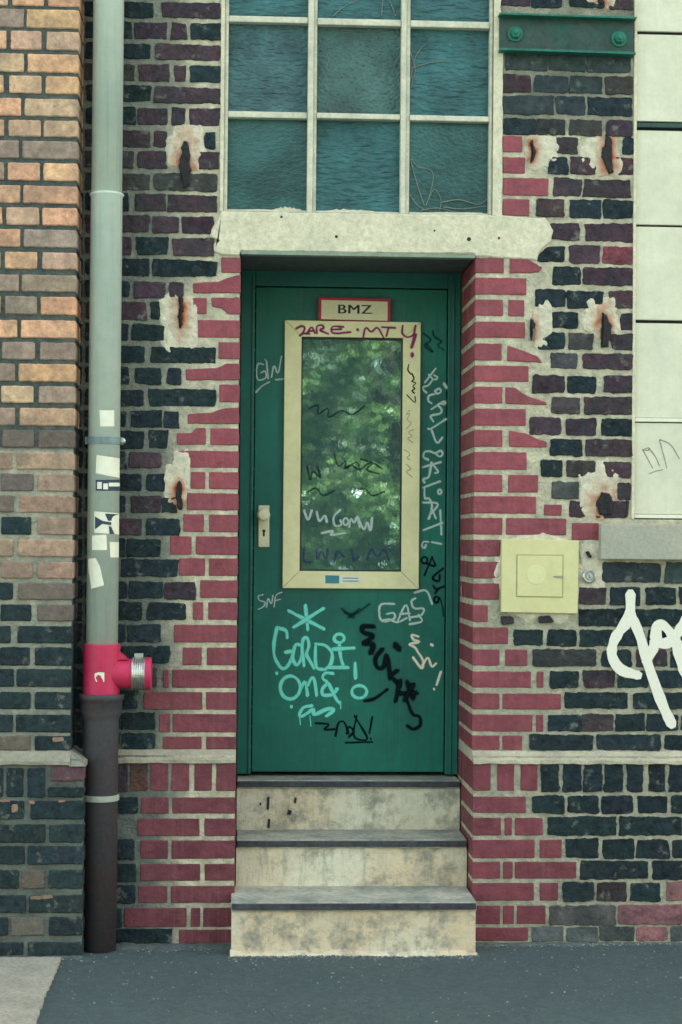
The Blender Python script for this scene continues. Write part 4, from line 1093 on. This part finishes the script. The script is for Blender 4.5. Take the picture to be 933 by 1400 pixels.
for y0r, y1r, sp in [(1050, 1090, [(-35, -12), (-7, 5), (9, 32), (38, 62)]), (1048, 1068, [(70, 113, 'm')]), (1076, 1090, [(66, 113)]), (1095, 1120, [(-45, 33), (42, 113)]), (1127, 1152, [(-30, 62), (68, 113)]), (1156.5, 1181.7, [(-45, 34), (38, 113)]),
                     (1189.5, 1215, [(-45, 26), (30, 61, 'b'), (67, 113)]), (1224, 1248, [(-45, 36), (40, 113)]), (1254, 1279, [(-45, 11), (15, 61, 'w'), (67, 113)]), (1288, 1309, [(-45, 32), (38, 113)])]:
    za, zb = zof(y1r, 55, LPY), zof(y0r, 55, LPY); ym = (y0r + y1r) / 2
    for it in sp:
        a, b = it[0], it[1]; c = DK
        if len(it) > 2: c = {'m': (.085, .04, .05), 'b': (.10, .075, .06), 'w': (.12, .115, .10)}[it[2]]
        xa, xb = Wp(a, ym, LPY).x, Wp(b, ym, LPY).x; back = .012
        if b > 105: xb = EXP; back = .24
        brick(bm, [(xa, za), (xb, za), (xb, zb), (xa, zb)], rnd(c, .25), LPY, .004, back, amp=.0022, rad=.008, bev=.004, mi=3 if c is DK else 1)
# chipped orange scars on the plinth edges
for px, py, w_, h_ in ((8, 1095, 14, 4), (44, 1097, 8, 4), (85, 1096, 9, 3), (21, 1105, 9, 12), (57, 1227, 30, 6), (80, 1011, 16, 6)):
    p = Wp(px, py, LPY if py > 1040 else LY); hw, hh = w_ * .0028 / 2, h_ * .0028 / 2
    brick(bm, [(p.x - hw, p.z - hh), (p.x + hw, p.z - hh * .6), (p.x + hw * .9, p.z + hh), (p.x - hw, p.z + hh * .8)], rnd((.30, .18, .125), .2), LPY if py > 1040 else LY, .0062, 0, amp=.003, rad=.006, bev=.001, mi=1)
xlw = Wp(-45, 700, LY).x
Lc = bm.loops.layers.float_color.get('Col')
def lsheet(x0, x1, z0, z1, y, step=.02):
    nx, nzz = int((x1 - x0) / step), int((z1 - z0) / step)
    V = [[bm.verts.new((x0 + (x1 - x0) * i / nx, y - .0012 * noise.noise(Vector((i * .7, j * .7, 3))), z0 + (z1 - z0) * j / nzz)) for j in range(nzz + 1)] for i in range(nx + 1)]
    for i in range(nx):
        for j in range(nzz):
            f = bm.faces.new((V[i][j], V[i + 1][j], V[i + 1][j + 1], V[i][j + 1]))
            for l in f.loops:
                z = l.vert.co.z; n_ = noise.noise(l.vert.co * 9)
                c = Vector((.045, .062, .060)) if z > ZM else Vector((.40, .375, .28)).lerp(Vector((.24, .25, .20)), max(0, min(1, (ZM - z) / 1.1 + n_ * .4)))
                if z < ZL: c = Vector((.10, .12, .105)) * (1 + .6 * n_)
                l[Lc] = (*c, 1)
ZM = zof(615, 50, LY)
ZLL = zof(1036, 55, LY)
lsheet(xlw, EX - .004, ZLL - .02, ZT + .2, LY + .003); lsheet(xlw, EXP - .004, -.06, ZLL, LPY + .003)
box(bm, xlw, EX - .004, LY + .006, 0, -.06, ZT + .2, (.04, .055, .055)); box(bm, xlw, EXP - .0045, LPY + .006, 0, -.06, ZLL - .01, (.06, .075, .07))
box(bm, -7, xlw - .001, LY + .002, 0, -.1, HB, mi=2); box(bm, xlw, EX - .004, LY + .002, -.002, ZT + .2, HB, mi=2)
mesh_obj('bricks', bm, [M_MORTAR, M_ORANGE, M_FARO, M_DARK], lw)
bm = newbm(); ledge(bm, -3.2, EX + .0, LY, LPY, zof(1027, 55, LY), zof(1045, 55, LPY), (.26, .25, .19), 7)
# return of the ledge along the side
zt_, zb_ = zof(1027, 55, LY), zof(1045, 55, LPY)
fs = [bm.verts.new(p) for p in ((EX - .003, LY - .006, zt_), (EXP + .006, LPY - .012, zb_ + .010), (EXP + .006, LPY - .012, zb_ - .006), (EX - .003, LPY - .012, zb_ - .006), (EX - .003, 0, zt_), (EXP + .006, 0, zb_ + .01), (EXP + .006, 0, zb_ - .006))]
new = [bm.faces.new([fs[i] for i in q]) for q in ((0, 1, 5, 4), (1, 2, 6, 5), (0, 3, 2, 1))]
setcol(bm, new, (.20, .20, .16))
mesh_obj('ledge', bm, M_PATCH, lw)

# ------------------------------------------------------------------ pipes
PCY = -.115; PR = .0585
pc = Wp(142.6, 600, PCY); PXC = pc.x
dp = thing('downpipe', 'pale grey rain downpipe with stickers in the corner of the brick walls', 'downpipe', (PXC, PCY, zof(880, 142, PCY)))
zj = zof(268, 144, PCY); zr = zof(882, 141, PCY)
bm = newbm(); lathe(bm, [(PR - .001, zj - .06), (PR - .001, HB - .1)], (PXC, PCY, 0), 'Z', 48); mesh_obj('upper_pipe', bm, M_PIPE, dp, smooth=True)
bm = newbm(); lathe(bm, [(PR + .001, zr - .05), (PR + .001, zj - .004), (PR + .0055, zj), (PR + .006, zj + .006), (PR + .001, zj + .010), (PR - .004, zj + .010)], (PXC, PCY, 0), 'Z', 48)
mesh_obj('lower_pipe', bm, M_PIPE, dp, smooth=True)
for ob in dp.children:
    for p in ob.data.polygons:
        if len(p.vertices) > 4: p.use_smooth = False
zc_ = zof(603, 142, PCY)
bm = newbm(); lathe(bm, [(PR + .0015, zc_ - .014), (PR + .006, zc_ - .013), (PR + .006, zc_ + .013), (PR + .0015, zc_ + .014)], (PXC, PCY, 0), 'Z', 48)
for s in (-1, 1):
    box(bm, PXC + s * (PR + .002) - .010, PXC + s * (PR + .002) + .010, PCY - .012, PCY + .012, zc_ - .014, zc_ + .014, bev=.002)
    box(bm, PXC + s * (PR + .002) - .006, PXC + s * (PR + .002) + .006, PCY + .012, 0, zc_ - .008, zc_ + .008)
clip = mesh_obj('pipe_clip', bm, M_CLIP, dp)
bm = newbm(); lathe(bm, [(.011, PCY - .012), (.011, PCY - .020), (.006, PCY - .024)], (PXC + PR + .012, 0, zc_), 'Y', 12); mesh_obj('bolt', bm, M_ZINC, clip)

def cyl_patch(bm, pts, r, mi=0, py_ref=None):
    """closed pixel polygon wrapped on the downpipe"""
    us = [p[0] for p in pts]; n = 14
    def at(px, py):
        q = Wp(px, py, PCY - .04); dx = max(-.98, min(.98, (q.x - PXC) / PR)); a = math.asin(dx)
        z = Wp(px, py, PCY - PR * math.cos(a)).z
        return Vector((PXC + r * math.sin(a), PCY - r * math.cos(a), z))
    (x0, y0), (x1, y1), (x2, y2), (x3, y3) = pts          # bl br tr tl
    rows = []
    for i in range(n + 1):
        u = i / n; rows.append([bm.verts.new(at(x0 + (x1 - x0) * u, y0 + (y1 - y0) * u)), bm.verts.new(at(x3 + (x2 - x3) * u, y3 + (y2 - y3) * u))])
    for a, b in zip(rows, rows[1:]):
        f = bm.faces.new((a[0], b[0], b[1], a[1])); f.material_index = mi; setcol(bm, [f], (1, 1, 1))
RS = PR + .0026
for lab, parts in (('small square cream sticker', [((138, 583), (156, 583), (156, 561), (137, 561), 0)]),
                   ('large white sticker', [((132, 647), (165, 654), (165, 627), (133, 622), 0)]),
                   ('dark label with white lettering', [((132, 671), (163, 671), (163, 656), (132, 656), 1), ((134, 668.5), (140, 668.5), (140, 659), (134, 659), 0), ((142, 669), (148, 669), (148, 661), (142, 661), 0), ((149, 665), (162, 665), (162, 660), (149, 660), 0)]),
                   ('white sticker with dark bow shape', [((130, 728), (164, 731), (164, 702), (130, 699), 0), ((131, 724), (141, 716), (141, 712), (131, 706), 1), ((148, 712), (152, 712), (161, 703), (144, 702), 1), ((150, 730), (156, 730), (152, 720), (149, 719), 1), ((140, 716), (152, 718), (152, 714), (140, 712), 1)]),
                   ('white square sticker', [((127, 752), (147, 752), (146, 731), (127, 732), 0)]),
                   ('white sticker at the pipe edge', [((151, 762), (164.5, 762), (164.5, 741), (150, 741), 0)]),
                   ('torn white sticker', [((126, 805), (143, 800), (138, 775), (122, 780), 0), ((122, 780), (138, 775), (132, 763), (121.5, 764), 0)]),
                   ('faded pale sticker', [((161, 806), (164.6, 806), (164.6, 778), (161, 778), 0)])):
    bm = newbm()
    for k, q in enumerate(parts): cyl_patch(bm, q[:4], RS + .0004 * k, q[4])
    mesh_obj('sticker', bm, [M_WHITE, M_INK], dp, label=lab, recalc=False)

# red branch fitting
zrt, zrb = zof(881, 142, PCY - .05), zof(951, 142, PCY - .05)
zbm = zof(921, 185, PCY); rb = .056
rf = thing('branch_fitting', 'red plastic pipe branch between the grey downpipe and the black iron pipe', 'pipe fitting', (PXC, PCY, zrb))
bm = newbm(); RR = .0685
lathe(bm, [(PR - .002, zrt - .002), (RR - .002, zrt), (RR, zrt - .004), (RR, zrb - .03), (PR, zrb - .03)], (PXC, PCY, 0), 'Z', 48)
xe = Wp(206.5, 920, PCY - .02).x
lathe(bm, [(rb, PXC), (rb, xe - .004), (rb - .003, xe), (rb - .008, xe)], (0, PCY, zbm), 'X', 40)
lathe(bm, [(rb + .006, xe - .022), (rb + .006, xe - .003), (rb + .003, xe + .001), (rb - .004, xe + .0015)], (0, PCY, zbm), 'X', 40)
# sloping web between socket and branch
hexa(bm, [(PXC + .04, zbm + rb - .002), (PXC + .10, zbm + rb - .002), (PXC + .055, zbm + rb + .035)], PCY - .03, PCY + .03)
mesh_obj('branch', bm, M_REDP, rf, smooth=False)
xb0, xb1 = Wp(180, 920, PCY - .05).x, Wp(198, 920, PCY - .05).x
prof = []
for k in range(13):
    x = xb0 + (xb1 - xb0) * k / 12; prof.append((rb + .004 + .0028 * (k % 2) + (.003 if k in (0, 12) else 0), x))
bm = newbm(); lathe(bm, prof, (0, PCY, zbm), 'X', 40)
box(bm, xb0 + .008, xb1 - .008, PCY - .012, PCY + .02, zbm + rb + .004, zbm + rb + .020, bev=.002)
mesh_obj('hose_clamp', bm, M_ZINC, rf)
bm = newbm(); q = [(PXC + (p[0] - 141.5) * .00276, zof(p[1], 141, PCY - .065)) for p in ((136, 932), (147, 932), (147, 919.5), (139, 919), (134, 921), (134, 926))]
L_ = [bm.verts.new((x, PCY - math.sqrt(RR ** 2 - (x - PXC) ** 2) - .0008, z)) for x, z in q]; bm.faces.new(L_)
mesh_obj('sticker', bm, M_WHITE, rf)

# cast-iron standpipe
zh = zof(950, 142, PCY - .06); sp_ = thing('standpipe', 'black cast iron pipe with a flared socket rising from the pavement', 'pipe', (PXC, PCY, 0))
bm = newbm(); z_s = zof(983, 142, PCY - .06)
lathe(bm, [(.0655, -.05), (.0655, z_s - .015), (.068, z_s), (.078, z_s + .024), (.079, zh - .026), (.084, zh - .022), (.085, zh - .004), (.082, zh), (.072, zh), (.072, zh - .02)], (PXC, PCY, 0), 'Z', 48)
o = mesh_obj('pipe', bm, M_IRON, sp_, smooth=True)
bm = newbm(); zb2 = zof(1093, 142, PCY - .06)
lathe(bm, [(.066, zb2 - .011), (.0705, zb2 - .010), (.0705, zb2 + .010), (.066, zb2 + .011)], (PXC, PCY, 0), 'Z', 48)
box(bm, PXC - .080, PXC - .066, PCY - .01, PCY + .02, zb2 - .010, zb2 + .010, bev=.002)
M_BAND = surf('pale_band', (.30, .33, .27), vary=.2, dark=(.16, .18, .15), rough=.6, big=20)
mesh_obj('pipe_band', bm, M_BAND, sp_)

# ------------------------------------------------------------------ yellow cover, key switch, sign
mx = thing('meter_cover', 'yellow painted square wall cover with an inner hatch beside the door', 'utility cover', (Wp(738, 837).x, -.02, zof(837, 738)))
bm = newbm(); my = -.024
hexa(bm, [W2(*p, my) for p in ((685.5, 837), (790, 839), (792, 739), (686, 736.5))], my, -.001, bev=.003)
mesh_obj('cover_plate', bm, M_YEL, mx)
bm = newbm(); hexa(bm, [W2(*p, my) for p in ((706, 816), (770, 817), (770.5, 758.5), (706.5, 758))], my - .0012, my + .002, mi=1)
hexa(bm, [W2(*p, my) for p in ((707.2, 814.8), (768.8, 815.8), (769.3, 759.7), (707.7, 759.2))], my - .0035, my - .0004)
p = Wp(733.5, 785.5, my); lathe(bm, [(.038, my - .0032), (.037, my - .0046)], (p.x, 0, p.z), 'Y', 30, mi=2)
hatch = mesh_obj('hatch', bm, [M_YEL, M_YELD, M_YELW], mx)
bm = newbm(); hexa(bm, [W2(*p, my) for p in ((757, 788.5), (769, 790), (769, 786.5), (757, 787))], my - .008, my - .003, bev=.001)
mesh_obj('latch', bm, M_ZINC, hatch)
ks = thing('key_switch', 'round metal key switch set in rough plaster right of the yellow cover', 'key switch', (Wp(806, 788).x, -.02, zof(788, 806)))
bm = newbm(); p = Wp(806, 788, -.02)
lathe(bm, [(.026, -.008), (.026, -.021), (.022, -.024), (.0185, -.0235), (.0175, -.019), (.013, -.019), (.012, -.025), (.004, -.026)], (p.x, 0, p.z), 'Y', 28)
mesh_obj('bezel', bm, M_ZINC, ks)
bm = newbm(); box(bm, p.x - .001, p.x + .001, -.0268, -.0255, p.z - .006, p.z + .006); mesh_obj('keyway', bm, M_BLACK, ks)
bm = newbm(); p = Wp(804, 758, 0)
brick(bm, [(p.x - .012, p.z + .01), (p.x, p.z + .014), (p.x + .013, p.z - .008), (p.x + .004, p.z - .016)], (.03, .03, .03), 0, .018, 0, amp=.003, bev=.003)
mesh_obj('exposed_hole', bm, M_RUST, bld)

sg = thing('door_sign', 'small cream BMZ sign with a red border at the top of the green door', 'sign', (Wp(485, 436, LFY).x, LFY, zof(436, 485, LFY)))
sy = LFY - .030
bm = newbm(); hexa(bm, [W2(*p, sy) for p in ((435.5, 437), (534, 439.5), (534.5, 408.5), (436, 406))], sy, LFY - .0005, bev=.0015)
pl = mesh_obj('border', bm, M_SIGNR, sg)
bm = newbm(); hexa(bm, [W2(*p, sy) for p in ((439.5, 436.2), (530, 438.5), (530.3, 412.5), (439.8, 410))], sy - .0012, sy + .0005)
mesh_obj('plate', bm, M_SIGNC, sg)
cu = bpy.data.curves.new('lettering', 'FONT'); cu.body = 'BMZ'; cu.align_x = 'CENTER'; cu.align_y = 'CENTER'; cu.size = .052; cu.extrude = .0004; cu.space_character = 1.08
to = bpy.data.objects.new('text_tmp', cu); COL.objects.link(to)
me = bpy.data.meshes.new_from_object(to.evaluated_get(bpy.context.evaluated_depsgraph_get()))
bpy.data.objects.remove(to); me.materials.append(M_BLACK)
tp_ = Wp(485, 423.6, sy)
bmt = bmesh.new()
for k in range(5):
    c_ = me.copy(); c_.transform(Matrix.Translation(((k - 2) * .00055, 0, k * .00012))); bmt.from_mesh(c_); bpy.data.meshes.remove(c_)
bmt.to_mesh(me); bmt.free()
me.transform(Matrix.Translation((tp_.x, sy - .0018, tp_.z)) @ Matrix.Rotation(math.radians(90), 4, 'X') @ Matrix.Diagonal((1.32, 1, 1, 1)))
lo_ = bpy.data.objects.new('lettering', me); COL.objects.link(lo_); lo_.parent = sg; lo_.matrix_parent_inverse = sg.matrix_world.inverted()

# ------------------------------------------------------------------ dead stems against the window
def tubes(name, lines, y, r, label, group=None):
    bm = newbm()
    for ln in lines:
        P = catmull([Wp(290 + x / 2.2756, yy / 2.2756, y) for x, yy in ln], 5); prev = None
        for i, p in enumerate(P):
            d = (P[min(i + 1, len(P) - 1)] - P[max(i - 1, 0)]).normalized(); s = Vector((-d.z, 0, d.x)); q = r * (1 - .5 * i / len(P))
            ring_ = [bm.verts.new(p + s * q * math.cos(a) + Vector((0, -q * (1 + math.sin(a)), 0))) for a in [math.pi * 2 * k / 6 for k in range(6)]]
            if prev:
                for k in range(6): bm.faces.new((prev[k], prev[(k + 1) % 6], ring_[(k + 1) % 6], ring_[k]))
            prev = ring_
    o = mesh_obj(name, bm, M_STALK); tag(o, label, 'dry stems'); return o
tubes('dry_stems', [[(660, 640), (640, 580), (618, 495), (640, 520), (680, 530), (688, 560), (672, 625)], [(665, 640), (690, 590), (712, 620), (708, 655)], [(610, 600), (640, 640), (670, 655)], [(715, 630), (770, 622), (830, 636), (862, 612)], [(720, 645), (780, 650), (862, 640)], [(650, 655), (700, 648), (760, 660)]],
      .041, .0024, 'bent dry stems piled in the bottom right pane of the grid window')
tubes('dry_stems', [[(612, 270), (625, 210), (640, 165), (680, 122)], [(622, 212), (680, 195), (740, 190)], [(616, 160), (632, 215), (620, 272)]], .041, .0024, 'forked dry stem in the right pane below the top row')
tubes('dry_stems', [[(375, 52), (410, 22), (462, -4)]], .041, .0024, 'slanting dry stem at the top left of the middle column of panes')
tubes('dry_stems', [[(528, 50), (532, -10)], [(572, 50), (548, -6), (530, -14)]], .041, .0024, 'pair of upright dry stems at the top of the middle column of panes')

# ------------------------------------------------------------------ pale slab, grit and debris at the wall foot
sv = [ground_pt(*p) for p in ((-160, 1314), (84, 1313), (76, 1332), (62, 1362), (50, 1402), (30, 1470), (-160, 1470))]
bm = newbm(); ol = outline([(p.x, p.y) for p in sv], step=.02, amp=.006, seed=2)
top = [bm.verts.new((p.x, p.y, gheight(p.x, p.y) + .012)) for p in ol]; bot = [bm.verts.new((p.x, p.y, -.03)) for p in ol]
bm.faces.new(top)
for i in range(len(ol)): bm.faces.new((top[i], top[(i + 1) % len(ol)], bot[(i + 1) % len(ol)], bot[i]))
o = mesh_obj('concrete_pavement', bm, M_SLAB); o['kind'] = 'structure'
M_GRIT = surf('grit', None, vary=.3, dark=(.1, .11, .1), rough=.95, big=30)
bm = newbm()
def pebble(p, r, c):
    res = bmesh.ops.create_icosphere(bm, subdivisions=1, radius=r, matrix=Matrix.Translation(p) @ Matrix.Rotation(random.random() * 6, 4, 'Z') @ Matrix.Diagonal((1, random.uniform(.6, 1), random.uniform(.4, .7), 1)))
    fs = {f for v in res['verts'] for f in v.link_faces}; setcol(bm, fs, c)
for k in range(3600):
    x = random.uniform(-1.25, 2.0)
    wallface = LPY if x < EXP else PY
    if s1a - .01 < x < s1b + .01: wallface = S1Y - .01
    dd = abs(random.gauss(0, 1))
    far = .025 if x > 0 else .045
    y = wallface - .006 - dd * far - (random.random() ** 1.5) * 1.0 * (k % 3 == 0)
    r = random.choice([.0018, .0022, .003, .0036, .0045]) if random.random() < .97 else .006
    g_ = random.choice([(.22, .235, .21), (.14, .16, .155), (.29, .285, .235), (.09, .12, .12), (.07, .09, .09)])
    pebble(Vector((x, y, gheight(x, y) + r * .3)), r, rnd(g_, .2))
o = mesh_obj('grit', bm, M_GRIT); tag(o, 'pale grit and crumbs lying along the foot of the walls and steps', 'grit', kind='stuff')
# feathered dirt bank between wall and asphalt
bm = newbm(); L = bm.loops.layers.float_color.get('Col')
def bank(x0, x1, yw, seed, wbase, hb):
    n = int((x1 - x0) / .015); rows = []
    for i in range(n + 1):
        x = x0 + (x1 - x0) * i / n
        wv = wbase * (1 + 1.2 * noise.noise(Vector((x * 9, seed, 1))) + .4 * noise.noise(Vector((x * 33, seed, 2)))); h = hb * (1 + 1.3 * noise.noise(Vector((x * 13, seed, 5))) + .6 * noise.noise(Vector((x * 45, seed, 8))))
        rows.append([bm.verts.new((x, yw + .006, h)), bm.verts.new((x, yw - wv * .4, h * .45 + .002)), bm.verts.new((x, yw - wv, gheight(x, yw - wv) - .003))])
    for a, b in zip(rows, rows[1:]):
        for k in (0, 1):
            f = bm.faces.new((a[k], b[k], b[k + 1], a[k + 1]))
            for l in f.loops: l[L] = (*(Vector((.075, .095, .09)) * (1 + .5 * noise.noise(l.vert.co * 25))), 1)
bank(EXP, s1a, PY, 1, .10, .007); bank(s1b, 3.0, PY, 2, .06, .005); bank(-3, EXP, LPY, 3, .03, .006)
o = mesh_obj('dirt', bm, M_GRIT); tag(o, 'grey dirt banked along the foot of the walls', 'dirt', kind='stuff')

# ------------------------------------------------------------------ trees across the street (seen in the glass)
def leafmat():
    m, t, b = mat('leaves')
    c = mixc(t, nz(t, 1.4, 4, lo=.3, hi=.7), (.012, .055, .022), (.15, .175, .05))
    t.links.new(c, b.inputs['Base Color']); b.inputs['Roughness'].default_value = .3
    tr = N(t, 'ShaderNodeBsdfTranslucent'); tr.inputs['Color'].default_value = (.16, .24, .05, 1)
    mx_ = t.nodes.new('ShaderNodeMixShader'); mx_.inputs[0].default_value = .18
    t.links.new(b.outputs[0], mx_.inputs[1]); t.links.new(tr.outputs[0], mx_.inputs[2])
    t.links.new(mx_.outputs[0], [n for n in t.nodes if n.type == 'OUTPUT_MATERIAL'][0].inputs[0])
    return m
M_LEAF = leafmat()
def tree_mesh(seed, h, rad, nleaf):
    rs = random.Random(seed)
    tb = newbm(); limbs = [(Vector((0, 0, -.1)), Vector((.15, .1, h * .35)), .22, .16)]
    tips = []
    for k in range(10):
        a = rs.random() * 6.28; st = Vector((.1, .07, h * rs.uniform(.15, .4))); e = Vector((math.cos(a) * rad * .7, math.sin(a) * rad * .7, h * rs.uniform(.4, .85)))
        limbs.append((st, e, .09, .02)); tips.append(e)
    for a, b, r0, r1 in limbs:
        d = (b - a).normalized(); s = d.orthogonal().normalized(); u = d.cross(s); prev = None
        for i in range(7):
            p = a.lerp(b, i / 6) + Vector((rs.uniform(-.06, .06), rs.uniform(-.06, .06), 0)) * (i > 0); r = r0 + (r1 - r0) * i / 6
            rg = [tb.verts.new(p + s * r * math.cos(q) + u * r * math.sin(q)) for q in [6.283 * k / 8 for k in range(8)]]
            if prev:
                for k in range(8): tb.faces.new((prev[k], prev[(k + 1) % 8], rg[(k + 1) % 8], rg[k]))
            prev = rg
    cb = newbm(); cl = []
    for k in range(260):
        a = rs.random() * 6.28; z = rs.uniform(.08, 1.0); rr = rad * (1.0 - .55 * abs(z - .5) ** 1.2) * rs.uniform(.25, 1.0) ** .6
        cl.append((Vector((math.cos(a) * rr, math.sin(a) * rr, z * h)), rs.uniform(.16, .42)))
    for k in range(nleaf):
        c, r = cl[rs.randrange(len(cl))]
        p = c + Vector((rs.gauss(0, 1), rs.gauss(0, 1), rs.gauss(0, .7))) * r * .55
        d = Vector((rs.uniform(-1, 1), rs.uniform(-1, 1), rs.uniform(-1, .3))).normalized(); s = d.orthogonal().normalized()
        s.rotate(Matrix.Rotation(rs.random() * 6.28, 3, d)); L1 = rs.uniform(.06, .115); w_ = L1 * .42
        v = [cb.verts.new(p), cb.verts.new(p + d * L1 * .5 + s * w_), cb.verts.new(p + d * L1), cb.verts.new(p + d * L1 * .5 - s * w_)]
        cb.faces.new(v)
    return tb, cb
tb, cb = tree_mesh(3, 8.6, 2.5, 56000)
kinds = []
for i, (x, y, rz, sc, lab) in enumerate(((2.4, -19.5, 0, 1, 'leafy tree across the street, mirrored in the door pane'), (-3.6, -21.5, 2.1, 1.1, 'leafy tree across the street opposite the downpipe'), (8.0, -21, 4.0, 1.05, 'leafy tree across the street opposite the boarded window'), (1.2, -27, 1.2, 1.3, 'tall leafy tree behind the front row across the street'), (4.6, -26, 2.7, 1.2, 'leafy tree in the back row across the street, right of the tallest'), (-1.2, -24, 5.0, 1.15, 'leafy tree in the back row across the street, left of the tallest'))):
    if i == 0:
        t_ = thing('tree', lab, 'tree', (x, y, 0), 'trees across the street')
        k1 = mesh_obj('trunk', tb, M_BARK, t_, smooth=True); k2 = mesh_obj('crown', cb, M_LEAF, t_, recalc=False)
        for kk in (k1, k2): kk.matrix_parent_inverse = Matrix.Identity(4)
        src = t_
    else:
        t_ = src.copy(); COL.objects.link(t_); t_['label'] = lab
        for ch in (k1, k2):
            c_ = ch.copy(); COL.objects.link(c_); c_.parent = t_
    t_.location = (x, y, 0); t_.rotation_euler = (0, 0, rz); t_.scale = (sc, sc, sc)
